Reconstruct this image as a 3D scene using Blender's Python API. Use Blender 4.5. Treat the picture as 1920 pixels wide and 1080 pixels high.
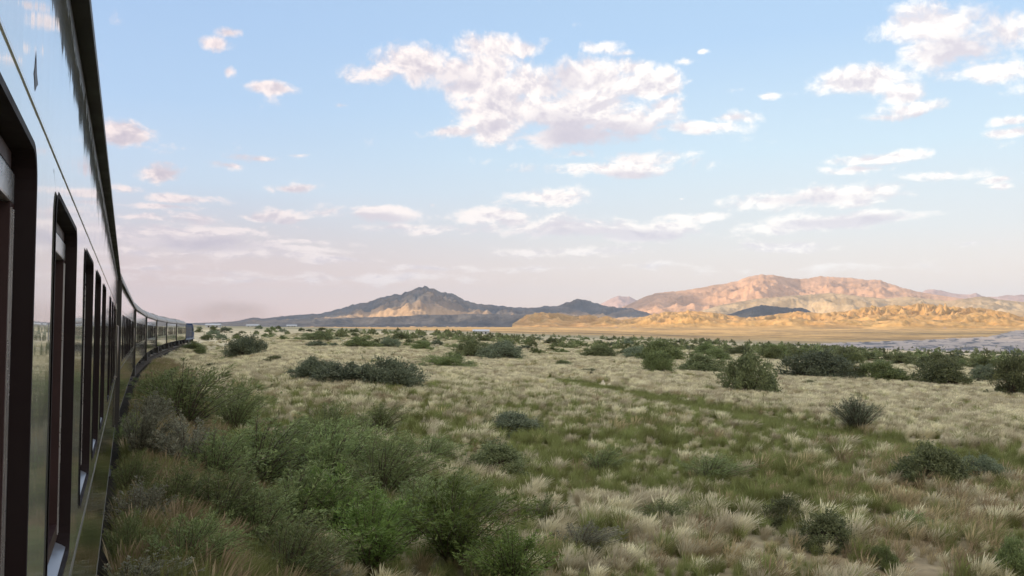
import bpy, bmesh, math, random
import numpy as np
from mathutils import Vector, Matrix, noise as mnoise
random.seed(7)
S = bpy.context.scene
for o in list(bpy.data.objects):
    bpy.data.objects.remove(o)
R = math.radians

# ------------------------------------------------------------------ camera
CAMZ = 2.4                      # rail top is z = 0, the eye leans out of a coach window
PITCH = math.atan(78 / 1600)
cd = bpy.data.cameras.new('camera')
cam = bpy.data.objects.new('camera', cd)
S.collection.objects.link(cam)
cam.location = (0, 0, CAMZ)
cam.rotation_euler = (math.pi / 2 + PITCH, 0, 0)
cd.sensor_width = 36
cd.lens = 30
cd.clip_start = 0.02
cd.clip_end = 90000
S.camera = cam
S.view_settings.view_transform = 'Standard'
S.view_settings.look = 'None'
S.view_settings.exposure = 0.6
S.view_settings.gamma = 1
S.render.engine = 'CYCLES'
S.cycles.use_denoising = True
S.cycles.max_bounces = 6
S.cycles.diffuse_bounces = 3
S.cycles.transparent_max_bounces = 12
S.cycles.volume_bounces = 0
S.cycles.sample_clamp_indirect = 4

def rect(px, py):
    """pixel of the 1920 photograph -> (X/Y, Z/Y) of the ray in the levelled camera frame"""
    x = (px - 960) / 1600; z = -(py - 540) / 1600
    c, s = math.cos(PITCH), math.sin(PITCH)
    Y = c - z * s; Z = s + z * c
    return x / Y, Z / Y
def azel(px, py):
    u, v = rect(px, py)
    return math.atan(u), math.atan(v / math.sqrt(1 + u * u))

# ------------------------------------------------------------------ sun and sky
SUN_AZ, SUN_EL = -101.0, 17.0
sv = Vector((math.sin(R(SUN_AZ)) * math.cos(R(SUN_EL)), math.cos(R(SUN_AZ)) * math.cos(R(SUN_EL)), math.sin(R(SUN_EL))))
sl = bpy.data.lights.new('sun', 'SUN')
sl.energy = 4.6
sl.angle = R(0.9)
sl.color = (1.0, 0.77, 0.50)
so = bpy.data.objects.new('sun', sl)
S.collection.objects.link(so)
so.rotation_euler = (-sv).to_track_quat('-Z', 'Y').to_euler()

class NT:
    """small helper for writing node trees"""
    def __init__(s, tree):
        s.t = tree
    def n(s, typ, **kw):
        nd = s.t.nodes.new(typ)
        for k, v in kw.items():
            setattr(nd, k, v)
        return nd
    def link(s, a, b):
        s.t.links.new(a, b)
    def setin(s, nd, i, v):
        if hasattr(v, 'links') or isinstance(v, bpy.types.NodeSocket):
            s.t.links.new(v, nd.inputs[i])
        elif v is not None:
            nd.inputs[i].default_value = v
    def m(s, op, a, b=None, c=None, clamp=False):
        nd = s.n('ShaderNodeMath', operation=op)
        nd.use_clamp = clamp
        for i, v in enumerate((a, b, c)):
            s.setin(nd, i, v)
        return nd.outputs[0]
    def vm(s, op, a, b=None):
        nd = s.n('ShaderNodeVectorMath', operation=op)
        s.setin(nd, 0, a); s.setin(nd, 1, b)
        return nd.outputs['Value'] if op in ('LENGTH', 'DOT_PRODUCT') else nd.outputs['Vector']
    def mix(s, f, a, b, blend='MIX'):
        nd = s.n('ShaderNodeMix', data_type='RGBA', blend_type=blend)
        s.setin(nd, 0, f); s.setin(nd, 6, a); s.setin(nd, 7, b)
        return nd.outputs[2]
    def maprange(s, v, a, b, c=0.0, d=1.0, smooth=False):
        nd = s.n('ShaderNodeMapRange')
        if smooth: nd.interpolation_type = 'SMOOTHSTEP'
        nd.clamp = True
        for i, x in enumerate((v, a, b, c, d)):
            s.setin(nd, i, x)
        return nd.outputs[0]
    def noise(s, vec, scale, detail=4, rough=0.55, dist=0.0, lac=2.0, out=0):
        nd = s.n('ShaderNodeTexNoise')
        s.setin(nd, 'Vector', vec)
        nd.inputs['Scale'].default_value = scale
        nd.inputs['Detail'].default_value = detail
        nd.inputs['Roughness'].default_value = rough
        nd.inputs['Lacunarity'].default_value = lac
        nd.inputs['Distortion'].default_value = dist
        return nd.outputs[out]
    def ramp(s, f, stops, interp='LINEAR'):
        nd = s.n('ShaderNodeValToRGB')
        s.setin(nd, 0, f)
        cr = nd.color_ramp
        cr.interpolation = interp
        while len(cr.elements) < len(stops):
            cr.elements.new(0.5)
        for e, (p, c) in zip(cr.elements, stops):
            e.position = p
            e.color = (c[0], c[1], c[2], 1)
        return nd.outputs[0]
    def xyz(s, v):
        nd = s.n('ShaderNodeSeparateXYZ'); s.setin(nd, 0, v)
        return nd.outputs
    def comb(s, x, y, z):
        nd = s.n('ShaderNodeCombineXYZ')
        for i, v in enumerate((x, y, z)):
            s.setin(nd, i, v)
        return nd.outputs[0]

W = bpy.data.worlds.new('World')
S.world = W
W.use_nodes = True
W.node_tree.nodes.clear()
CLOUDS = [  # px, py, half width, half height, weight
 (700,135,60,26,.9),(780,122,100,46,1.35),(860,130,60,30,1.1),(925,90,85,34,1.2),(990,92,60,22,1.0),(915,130,70,50,1.35),(940,200,90,50,1.45),
 (1010,160,110,60,1.45),(1090,140,95,42,1.5),(1090,210,130,70,1.7),(1180,125,60,24,1.1),(1210,155,85,40,1.5),(1160,230,120,45,1.45),
 (845,247,70,13,1.0),(930,240,70,34,1.3),(1040,258,130,30,1.4),(1070,290,70,14,.9),(1010,200,120,60,1.5),(1110,250,150,34,1.3),(880,160,60,40,1.0),(1245,203,42,20,1.2),(1240,240,30,9,.9),(1300,240,90,14,1.05),(1365,220,50,14,1.0),(1150,318,170,20,1.3),(1200,300,90,22,1.2),
 (1128,84,36,13,.8),(1165,98,30,8,.6),
 (1600,150,95,34,1.6),(1640,150,75,42,1.7),(1680,180,55,30,1.5),(1700,208,95,18,1.2),(1640,222,90,10,.9),(1760,40,110,46,1.15),(1880,60,110,70,1.3),(1800,95,140,40,1.1),(1850,135,110,26,1.1),(1640,296,110,18,1.3),(1600,318,80,12,1.0),(1775,328,72,14,1.0),
 (1450,378,120,22,1.2),(1560,368,170,24,1.25),(1580,413,190,18,1.1),(1470,425,80,10,.8),(1490,460,130,14,1.0),(1862,340,40,8,.8),(1870,356,26,8,.7),(1908,248,50,9,.9),(1900,228,40,8,.8),
 (1010,375,100,22,1.0),(930,408,80,18,1.1),(960,415,40,20,1.3),(1080,430,200,24,1.25),(1180,435,170,20,1.15),(1290,402,80,10,.9),(1240,420,60,12,.9),(700,400,120,15,1.3),(620,395,50,14,1.0),(540,402,55,15,1.2),(480,404,35,10,.9),(1230,500,50,9,.9),(800,506,90,8,.8),
 (1060,475,150,11,.8),(395,82,45,16,1.0),(430,66,30,12,.9),(510,165,50,12,1.05),(432,133,20,12,.9),(235,246,55,24,1.2),(310,328,70,20,1.3),(345,372,80,11,1.1),(230,352,50,11,1.0),
 (500,297,70,9,.9),(430,310,40,9,.9),(565,292,40,8,.8),(540,356,46,8,1.0),(370,412,60,17,1.1),(440,430,60,8,.8),(350,455,180,24,1.25),(300,440,80,20,1.1),(580,455,120,8,.8),(630,488,90,10,.9),(500,465,60,12,.8),
 (1285,115,28,9,1.0),(1317,98,18,6,.9),(1440,178,20,8,.9),(740,423,60,6,.7),(640,200,20,7,.7),(1380,168,26,7,.5),(450,520,260,12,.5),(800,430,60,6,.6),(820,385,16,6,.7),(1275,368,16,5,.7),(1550,500,200,8,.5),(1840,455,60,7,.6),
 (330,438,230,12,.9),(420,478,260,10,.75),(300,505,200,8,.6),(560,470,150,8,.7),(700,520,200,7,.6),(1000,505,220,7,.5),(620,425,120,7,.6),(300,388,110,8,.8),(280,410,60,7,.8),(250,475,90,12,.8),(2050,150,120,60,1),(2150,380,160,30,1),(60,120,120,30,.8),(-60,300,150,40,.9)]
SHADY = [(1130,262,160,42,.85),(1040,235,90,40,.5),(1060,150,40,45,.55),(830,150,90,26,.35),(1200,332,120,14,.7),(1130,442,190,16,.7),(690,410,90,9,.7),
 (1600,415,130,12,.7),(1510,376,90,14,.5),(1640,312,70,8,.7),(380,462,150,16,.7),(1820,90,120,50,.45),(1860,20,80,30,.4),(1700,222,80,8,.7),(240,256,40,10,.6),(560,412,45,7,.6),(370,420,50,8,.6)]
def world_nodes():
    w = NT(W.node_tree)
    gen = w.n('ShaderNodeTexCoord').outputs['Generated']
    x, y, z = w.xyz(gen)[:3]
    az = w.m('ARCTAN2', x, y)
    el = w.m('ARCSINE', z)
    ae = w.comb(az, el, 0.0)
    def nco(xx, yy):
        ly = w.m('MULTIPLY', w.m('LOGARITHM', w.m('ADD', w.m('MAXIMUM', yy, 0.0), 0.07), math.e), 0.42)
        return w.comb(xx, ly, 0.0)
    nv = nco(az, el)
    warp = w.vm('SCALE', w.vm('SUBTRACT', w.noise(nv, 9, 3, .5, out=1), (.5, .5, .5)))
    warp.node.inputs['Scale'].default_value = 0.05
    ae2 = w.vm('ADD', ae, w.vm('MULTIPLY', warp, (1.0, .45, 0)))
    cur = None
    for (px, py, rx, ry, wt) in CLOUDS:
        a, e = azel(px, py)
        a2, _e = azel(px + rx, py); _a, e2 = azel(px, py - ry)
        sx, sy = 1 / abs(a2 - a), 1 / abs(e2 - e)
        d = w.n('ShaderNodeVectorMath', operation='MULTIPLY_ADD')
        w.link(ae2, d.inputs[0]); d.inputs[1].default_value = (sx, sy, 0); d.inputs[2].default_value = (-a * sx, -e * sy, 0)
        v = w.m('MULTIPLY_ADD', w.vm('LENGTH', d.outputs[0]), -wt, wt)
        cur = v if cur is None else w.m('MAXIMUM', cur, v)
    base = w.m('MAXIMUM', cur, -0.55)
    def nz(v, det):
        a_ = w.m('MULTIPLY_ADD', w.noise(v, 12, det, .64), 3.6, -.484 * 3.6)
        return w.m('MULTIPLY_ADD', w.noise(v, 55, max(2, det - 4), .62), 1.3, w.m('SUBTRACT', a_, .65))
    n0 = nz(w.vm('ADD', nv, warp), 9)
    n1 = nz(w.vm('ADD', nco(w.m('SUBTRACT', az, .004), w.m('ADD', el, .009)), warp), 6)
    d0 = w.m('ADD', base, n0)
    dd_ = w.m('SUBTRACT', n0, n1)
    sky = w.n('ShaderNodeTexSky', sky_type='NISHITA')
    sky.sun_disc = False
    sky.sun_elevation = R(SUN_EL)
    sky.sun_rotation = R(SUN_AZ)
    sky.altitude = 1200
    sky.air_density = 1.0; sky.dust_density = 2.0; sky.ozone_density = 1.2
    K = 10.0
    def c(r, g_, b): return (r * K, g_ * K, b * K)
    left = w.ramp(w.m('MULTIPLY', el, 2.0, clamp=True), [(0, (.72,.40,.31)), (.10, (.62,.40,.345)), (.2, (.52,.44,.45)), (.32, (.44,.52,.62)), (.5, (.34,.47,.65)), (.7, (.30,.43,.63)), (1, (.28,.39,.56))])
    right = w.ramp(w.m('MULTIPLY', el, 2.0, clamp=True), [(0, (.88,.62,.44)), (.12, (.76,.63,.53)), (.22, (.64,.64,.62)), (.40, (.51,.63,.70)), (.65, (.36,.51,.69)), (1, (.30,.44,.62))])
    fr = w.maprange(az, -0.55, 0.35, smooth=True)
    grad = w.mix(fr, left, right)
    grad10 = w.mix(1.0, grad, (K, K, K, 1), 'MULTIPLY')
    skyc = w.mix(0.88, sky.outputs[0], grad10)
    # clouds
    mask = w.maprange(d0, -0.05, 0.85, smooth=True)
    thick = w.maprange(d0, 0.35, 2.0, smooth=True)
    edge = w.maprange(dd_, -0.42, 0.42, smooth=True)
    lit = w.m('ADD', w.m('MULTIPLY', edge, 0.82), w.m('MULTIPLY', w.m('SUBTRACT', 1.0, thick), 0.34), clamp=True)
    hi = w.mix(fr, (.74*K, .62*K, .59*K, 1), (.86*K, .81*K, .755*K, 1))
    lo = w.mix(fr, (.38*K, .33*K, .39*K, 1), (.49*K, .455*K, .51*K, 1))
    cc = w.mix(lit, lo, hi)
    for (px, py, rx, ry, wt) in SHADY:                 # grey undersides
        a, e = azel(px, py)
        a2, _e = azel(px + rx, py); _a, e2 = azel(px, py - ry)
        sx, sy = 1 / abs(a2 - a), 1 / abs(e2 - e)
        d = w.n('ShaderNodeVectorMath', operation='MULTIPLY_ADD')
        w.link(ae2, d.inputs[0]); d.inputs[1].default_value = (sx, sy, 0); d.inputs[2].default_value = (-a * sx, -e * sy, 0)
        q = w.m('MULTIPLY', w.maprange(w.m('ADD', w.vm('LENGTH', d.outputs[0]), w.m('MULTIPLY', n0, -.25)), 1.15, .35, smooth=True), wt)
        cc = w.mix(q, cc, lo)
    low = w.maprange(el, 0.02, 0.16)
    mk = w.m('MULTIPLY', mask, w.m('MULTIPLY_ADD', low, 0.42, 0.53))
    col = w.mix(mk, skyc, cc)
    below = w.maprange(z, -0.02, 0.0)
    col = w.mix(below, (.22*K, .19*K, .15*K, 1), col)
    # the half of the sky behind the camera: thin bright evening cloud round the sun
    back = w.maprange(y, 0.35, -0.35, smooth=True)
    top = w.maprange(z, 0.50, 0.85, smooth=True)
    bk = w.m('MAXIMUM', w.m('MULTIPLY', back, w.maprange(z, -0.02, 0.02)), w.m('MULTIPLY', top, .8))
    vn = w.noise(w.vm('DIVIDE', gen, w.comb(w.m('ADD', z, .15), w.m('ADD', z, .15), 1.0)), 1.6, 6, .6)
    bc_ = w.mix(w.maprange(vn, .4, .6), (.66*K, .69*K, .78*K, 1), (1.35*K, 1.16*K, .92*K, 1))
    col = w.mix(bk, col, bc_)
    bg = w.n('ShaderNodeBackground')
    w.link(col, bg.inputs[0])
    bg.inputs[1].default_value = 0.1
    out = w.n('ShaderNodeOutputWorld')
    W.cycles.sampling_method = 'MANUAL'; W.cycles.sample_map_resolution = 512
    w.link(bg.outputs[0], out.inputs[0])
world_nodes()

# ------------------------------------------------------------------ helpers
def tag(o, label=None, cat=None, group=None, kind=None):
    if label: o['label'] = label
    if cat: o['category'] = cat
    if group: o['group'] = group
    if kind: o['kind'] = kind
    return o
def empty(name, loc=(0, 0, 0), rz=0.0):
    o = bpy.data.objects.new(name, None)
    S.collection.objects.link(o)
    o.location = loc; o.rotation_euler = (0, 0, rz)
    o.empty_display_size = 0.2
    return o
def np_mesh(name, verts, faces, mats=(), attrs=None, smooth=False, fmat=None, link=True):
    """verts (n,3), faces (m,k) index array of one size; attrs: {name: (n,) or (n,3)} per vertex"""
    me = bpy.data.meshes.new(name)
    verts = np.asarray(verts, np.float32); faces = np.asarray(faces, np.int32)
    nf, k = faces.shape
    me.vertices.add(len(verts)); me.vertices.foreach_set('co', verts.ravel())
    me.loops.add(nf * k); me.loops.foreach_set('vertex_index', faces.ravel())
    me.polygons.add(nf)
    me.polygons.foreach_set('loop_start', np.arange(0, nf * k, k, dtype=np.int32))
    me.polygons.foreach_set('loop_total', np.full(nf, k, np.int32))
    if smooth: me.polygons.foreach_set('use_smooth', np.ones(nf, bool))
    for m_ in mats: me.materials.append(m_)
    if fmat is not None: me.polygons.foreach_set('material_index', np.asarray(fmat, np.int32))
    for a, v in (attrs or {}).items():
        v = np.asarray(v, np.float32)
        if v.ndim == 1:
            at = me.attributes.new(a, 'FLOAT', 'POINT'); at.data.foreach_set('value', v)
        else:
            at = me.attributes.new(a, 'FLOAT_COLOR', 'POINT')
            vv = np.ones((len(v), 4), np.float32); vv[:, :3] = v
            at.data.foreach_set('color', vv.ravel())
    me.update(calc_edges=True)
    if not link: return me
    o = bpy.data.objects.new(name, me)
    S.collection.objects.link(o)
    return o
def bm_obj(name, bm, mats, parent=None, smooth=False):
    me = bpy.data.meshes.new(name)
    bm.normal_update()
    bm.to_mesh(me); bm.free()
    for m_ in (mats if isinstance(mats, (list, tuple)) else [mats]): me.materials.append(m_)
    if smooth:
        for p_ in me.polygons: p_.use_smooth = True
    o = bpy.data.objects.new(name, me)
    S.collection.objects.link(o)
    if parent: o.parent = parent
    return o
def box(bm, x0, x1, y0, y1, z0, z1, mi=0, bev=0.0):
    vs = [bm.verts.new((x, y, z)) for x in (x0, x1) for y in (y0, y1) for z in (z0, z1)]
    idx = [(0,1,3,2),(4,6,7,5),(0,4,5,1),(2,3,7,6),(0,2,6,4),(1,5,7,3)]
    fs = [bm.faces.new([vs[i] for i in f]) for f in idx]
    for f in fs: f.material_index = mi
    if bev > 0:
        bmesh.ops.bevel(bm, geom=list({e for f in fs for e in f.edges}), offset=bev, segments=2, affect='EDGES', profile=.7)
def cyl(bm, p0, p1, r0, r1=None, n=12, mi=0):
    p0 = Vector(p0); p1 = Vector(p1); r1 = r0 if r1 is None else r1
    d = (p1 - p0).normalized()
    a = d.orthogonal().normalized(); b = d.cross(a)
    A = [bm.verts.new(p0 + (a * math.cos(t) + b * math.sin(t)) * r0) for t in [2 * math.pi * i / n for i in range(n)]]
    B = [bm.verts.new(p1 + (a * math.cos(t) + b * math.sin(t)) * r1) for t in [2 * math.pi * i / n for i in range(n)]]
    for i in range(n):
        f = bm.faces.new((A[i], A[(i + 1) % n], B[(i + 1) % n], B[i])); f.smooth = True; f.material_index = mi
    f = bm.faces.new(A[::-1]); f.material_index = mi
    f = bm.faces.new(B); f.material_index = mi

# numpy gradient noise
_rng = np.random.RandomState(11)
_P = _rng.permutation(1024)
_GA = _rng.rand(1024) * 2 * np.pi
_gx, _gy = np.cos(_GA), np.sin(_GA)
def pn(x, y):
    x = np.asarray(x, float); y = np.asarray(y, float)
    xi = np.floor(x).astype(int); yi = np.floor(y).astype(int)
    xf = x - xi; yf = y - yi
    u = xf ** 3 * (xf * (xf * 6 - 15) + 10); v = yf ** 3 * (yf * (yf * 6 - 15) + 10)
    def g(i, j):
        h = _P[(_P[(xi + i) & 1023] + yi + j) & 1023]
        return _gx[h] * (xf - i) + _gy[h] * (yf - j)
    a = g(0, 0) * (1 - u) + g(1, 0) * u
    b = g(0, 1) * (1 - u) + g(1, 1) * u
    return (a * (1 - v) + b * v) * 1.5
def fbm(x, y, o=5, lac=2.03, gain=.5):
    s = 0; a = 1; t = 0
    for i in range(o):
        s = s + a * pn(x + 17.3 * i, y - 9.1 * i); t += a
        x = x * lac; y = y * lac; a *= gain
    return s / t
def ridged(x, y, o=5, gain=.55):
    s = 0; a = 1; t = 0; w = 1
    for i in range(o):
        n = 1 - np.abs(pn(x + 31.7 * i, y + 5.3 * i)) * 1.6
        n = np.clip(n, 0, 1) ** 2
        s = s + a * n * w; t += a
        w = np.clip(n * 1.6, 0, 1)
        x = x * 2.07; y = y * 2.07; a *= gain
    return s / t
def sstep(a, b, x):
    t = np.clip((np.asarray(x, float) - a) / (b - a), 0, 1)
    return t * t * (3 - 2 * t)

# ------------------------------------------------------------------ track line (an arc of 1094 m radius)
TH0 = 24.27; TURN = 1.1; PITCHC = 21.0; GAPC = 0.9; S0 = 14.3; DW = 0.135; HW = 1.45
def dirs(th):
    return np.array([-math.sin(R(th)), math.cos(R(th))]), np.array([math.cos(R(th)), math.sin(R(th))])
_u, _n = dirs(TH0)
PIV = _u * (S0 + GAPC / 2) - _n * (DW + HW)          # pivot between the first and the second coach
RAD = PITCHC / R(TURN)
_um, _nm = dirs(TH0 - TURN / 2)
CC = PIV + dirs(TH0 - TURN / 2)[1] * RAD
def lateral(x, y):
    return RAD - np.hypot(x - CC[0], y - CC[1])      # > 0 on the side of the camera

# ------------------------------------------------------------------ terrain height (relative to the rail)
KA = [-180, -24, -18, -10, -5, 0, 8, 15, 22, 30, 60, 180]
KK = [-.009, -.009, -.008, -.0065, -.0043, .001, .0035, .0072, .0122, .0172, .019, .019]
ZF = [12, 12, 12, 12, 12, 12, 12, 11, 9, 6, 6, 6]       # height over the eye at the hill foot, 4.3 km
ZV = [5, 5, 4, 0, -3, -9, -17, -26, -29, -30, -30, -30]     # height at the valley floor
RE = [900, 900, 900, 800, 620, 560, 480, 400, 340, 290, 250, 250]
_ta = np.array([r_ for r_ in range(-180, 181)])
def _sm(v):
    t = np.interp(_ta, KA, v)
    k = np.ones(7) / 7
    return np.convolve(np.pad(t, 3, mode='edge'), k, 'valid')
_K, _F, _V, _E = _sm(KK), _sm(ZF), _sm(ZV), _sm(RE)
def ground(x, y):
    """height of the plain, without hills"""
    x = np.asarray(x, float); y = np.asarray(y, float)
    r = np.hypot(x, y); a = np.degrees(np.arctan2(x, y))
    k = np.interp(a, _ta, _K); zf = np.interp(a, _ta, _F); zv = np.interp(a, _ta, _V); re = np.interp(a, _ta, _E)
    z0 = -3.95 - k * np.minimum(r, re) 
    t1 = sstep(0, 1, (r - re) / (1050 - re + 1e-3))
    z = z0 + (zv - z0) * t1
    t2 = np.clip((r - 1900) / 2400, 0, 1)
    z = z + (zf - zv) * t2 ** 1.15
    z = z + 0.35 * fbm(x / 34, y / 34, 3) * sstep(12, 60, r) * (1 + sstep(200, 900, r) * 2) + 0.13 * fbm(x / 5.2, y / 5.2, 3)
    z = z + 2.5 * fbm(x / 260, y / 260, 3) * sstep(500, 1500, r)
    # shallow ditch running away to the right
    dd = ditch(x, y)
    z = z - 0.30 * np.exp(-(dd / 1.3) ** 2)
    lat = np.abs(lateral(x, y))
    bed = -CAMZ - 0.36
    rise = 0.9 * np.exp(-((lat - 9) / 7) ** 2) * sstep(28, 50, y) * (1 - sstep(70, 180, y))
    zz = z + rise
    f1 = sstep(2.1, 4.4, lat)
    f2 = sstep(3.4, 15, lat)
    shoulder = bed - 1.0
    e = bed + (shoulder - bed) * f1
    e = e * (1 - f2) + np.minimum(zz, 99) * f2
    nearz = np.where(r < 1500, 1 - sstep(200, 900, r), 0)
    zz = zz * (1 - nearz) + e * nearz
    return zz + CAMZ
def _dpts():
    out = []
    for px, py in [(1030,714),(1140,735),(1250,756),(1400,782),(1500,800),(1640,818),(1760,835),(1920,862),(2300,930)]:
        u, v = rect(px, py)
        Y = 4.15 / -v
        out.append((u * Y, Y))
    return np.array(out)
DP = _dpts()
def ditch(x, y):
    """distance from the ditch line (metres)"""
    best = np.full(np.shape(x), 1e9)
    for (x0, y0), (x1, y1) in zip(DP[:-1], DP[1:]):
        dx, dy = x1 - x0, y1 - y0
        t = np.clip(((x - x0) * dx + (y - y0) * dy) / (dx * dx + dy * dy), 0, 1)
        best = np.minimum(best, np.hypot(x - x0 - t * dx, y - y0 - t * dy))
    return best
def gz(x, y):
    return float(ground(np.array([x]), np.array([y]))[0])
def gp(px, py):
    """point of the ground seen at this pixel"""
    u, v = rect(px, py)
    Y = 4.0 * 1.012 ** np.arange(0, 560)
    d = ground(u * Y, Y) - (CAMZ + v * Y)
    hit = np.nonzero(d > 0)[0]
    i = int(hit[0]) if len(hit) else len(Y) - 1
    if i > 0:
        Yf = np.linspace(Y[i - 1], Y[i], 40)
        d = ground(u * Yf, Yf) - (CAMZ + v * Yf)
        hit = np.nonzero(d > 0)[0]
        y_ = float(Yf[hit[0]]) if len(hit) else float(Yf[-1])
    else: y_ = float(Y[0])
    return u * y_, y_, gz(u * y_, y_)
# ------------------------------------------------------------------ materials
def mat(name):
    m = bpy.data.materials.new(name); m.use_nodes = True
    m.node_tree.nodes.clear()
    w = NT(m.node_tree)
    b = w.n('ShaderNodeBsdfPrincipled'); o = w.n('ShaderNodeOutputMaterial')
    w.link(b.outputs[0], o.inputs[0])
    return m, w, b
def simple(name, col, rough=0.5, metal=0.0, coat=0.0, spec=0.5, nscale=0, namt=0.15):
    m, w, b = mat(name)
    if nscale:
        tc = w.n('ShaderNodeTexCoord').outputs['Object']
        f = w.noise(tc, nscale, 5, .6)
        k = w.maprange(f, .25, .75, 1 - namt * 2, 1 + namt)
        c = w.vm('SCALE', tuple(col)); c.node.inputs['Scale'].default_value = 1
        w.link(k, c.node.inputs['Scale']); w.link(c, b.inputs['Base Color'])
        w.link(w.maprange(f, .3, .7, rough * .8, min(1, rough * 1.2)), b.inputs['Roughness'])
    else:
        b.inputs['Base Color'].default_value = (*col, 1); b.inputs['Roughness'].default_value = rough
    b.inputs['Metallic'].default_value = metal
    b.inputs['Coat Weight'].default_value = coat
    b.inputs['Coat Roughness'].default_value = 0.06
    b.inputs['Specular IOR Level'].default_value = spec
    return m
def attr(w, name, inst=False):
    nd = w.n('ShaderNodeAttribute', attribute_name=name)
    if inst: nd.attribute_type = 'INSTANCER'
    return nd.outputs
def terrain_mat(name, s1, s2, bumpd, bs=.6, amt=.35):
    m, w, b = mat(name)
    pos = w.n('ShaderNodeNewGeometry').outputs['Position']
    c = attr(w, 'col')[0]
    n1 = w.noise(pos, s1, 6, .62); n2 = w.noise(pos, s2, 5, .65)
    k = w.m('MULTIPLY', w.maprange(n1, .3, .7, 1 - amt, 1 + amt), w.maprange(n2, .3, .7, 1 - amt * .8, 1 + amt * .8))
    sc = w.vm('SCALE', c); w.link(k, sc.node.inputs['Scale'])
    w.link(sc, b.inputs['Base Color'])
    b.inputs['Roughness'].default_value = .95
    b.inputs['Specular IOR Level'].default_value = .15
    bp = w.n('ShaderNodeBump'); bp.inputs['Strength'].default_value = bs; bp.inputs['Distance'].default_value = bumpd
    w.link(w.m('ADD', n1, w.m('MULTIPLY', n2, .4)), bp.inputs['Height'])
    w.link(bp.outputs[0], b.inputs['Normal'])
    return m
M_ground = terrain_mat('earth_and_straw', 0.35, 3.1, 0.06)
M_plain = terrain_mat('dry_plain', 0.012, 0.09, 0.6, .5, .28)
M_rock = terrain_mat('bare_rock', 0.0045, 0.028, 14.0, .9, .22)
M_sand = terrain_mat('river_sand', 0.01, 0.05, 0.3, .3, .15)

# ------------------------------------------------------------------ hills and mountains
# (name, skyline pixels, distance, front width, back width, colour, colour 2, roughness of relief)
RANGES = [
 ('far', [(900,606),(1080,590),(1120,572),(1140,562),(1160,554),(1180,556),(1200,564),(1240,575),(1500,580),(1700,560),(1735,544),(1752,541),(1775,547),(1800,552),(1830,549),(1850,556),(1890,553),(1920,552),(2000,560),(2200,585),(2400,600)], 20500, 3500, 4000, (.42,.29,.25), (.34,.24,.22), .25),
 ('pink', [(1090,606),(1140,586),(1180,570),(1200,560),(1230,549),(1260,546),(1290,543),(1330,536),(1360,531),(1385,526),(1400,519),(1430,514),(1455,516),(1480,521),(1500,523),(1540,518),(1570,519),(1600,521),(1625,525),(1650,524),(1665,531),(1690,538),(1720,546),(1760,553),(1800,559),(1860,566),(1920,570),(2050,580),(2300,605)], 13500, 4300, 3500, (.49,.305,.20), (.37,.235,.155), .32),
 ('shoulder', [(1180,606),(1290,590),(1350,572),(1420,560),(1500,553),(1560,549),(1620,556),(1660,560),(1700,556),(1780,564),(1840,555),(1880,562),(1920,566),(2050,580),(2300,605)], 10500, 2300, 2500, (.42,.31,.19), (.27,.205,.125), .5),
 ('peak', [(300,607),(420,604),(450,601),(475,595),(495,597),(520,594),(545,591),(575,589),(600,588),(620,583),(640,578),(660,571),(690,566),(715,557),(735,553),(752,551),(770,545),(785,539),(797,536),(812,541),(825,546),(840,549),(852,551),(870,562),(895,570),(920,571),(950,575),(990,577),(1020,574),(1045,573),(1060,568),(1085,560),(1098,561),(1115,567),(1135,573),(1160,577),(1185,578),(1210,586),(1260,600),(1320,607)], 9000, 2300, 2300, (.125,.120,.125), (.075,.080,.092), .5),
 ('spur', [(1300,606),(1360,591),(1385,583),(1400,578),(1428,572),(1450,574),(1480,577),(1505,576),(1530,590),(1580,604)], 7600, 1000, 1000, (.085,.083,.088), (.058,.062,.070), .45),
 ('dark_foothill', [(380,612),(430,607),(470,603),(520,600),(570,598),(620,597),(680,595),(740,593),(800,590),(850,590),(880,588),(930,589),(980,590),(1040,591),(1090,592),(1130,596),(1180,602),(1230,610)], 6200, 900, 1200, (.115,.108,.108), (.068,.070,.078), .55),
 ('gold_back', [(960,608),(985,592),(1010,586),(1050,588),(1080,593),(1105,590),(1125,597),(1160,601),(1215,592),(1240,586),(1300,583),(1350,588),(1400,596),(1450,590),(1500,583),(1540,588),(1580,584),(1620,577),(1680,573),(1740,570),(1790,577),(1850,578),(1890,590),(1960,600),(2100,596),(2300,600)], 5700, 1100, 1300, (.50,.285,.115), (.31,.195,.08), 1.0),
 ('gold_front', [(1080,612),(1110,600),(1138,592),(1160,600),(1190,600),(1225,594),(1260,590),(1300,589),(1340,597),(1380,602),(1430,600),(1480,597),(1530,602),(1580,600),(1640,592),(1700,590),(1760,592),(1820,588),(1870,583),(1905,590),(1940,603),(2000,596),(2150,602),(2300,608)], 5000, 1100, 800, (.51,.295,.115), (.32,.20,.08), 1.0),
 ('gold_low', [(1080,616),(1150,609),(1190,604),(1230,600),(1290,603),(1340,599),(1400,605),(1450,600),(1520,604),(1580,599),(1640,603),(1700,596),(1760,600),(1830,594),(1880,597),(1930,604),(2050,600),(2300,612)], 4750, 620, 500, (.50,.30,.12), (.30,.195,.08), 1.0),
]
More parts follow.
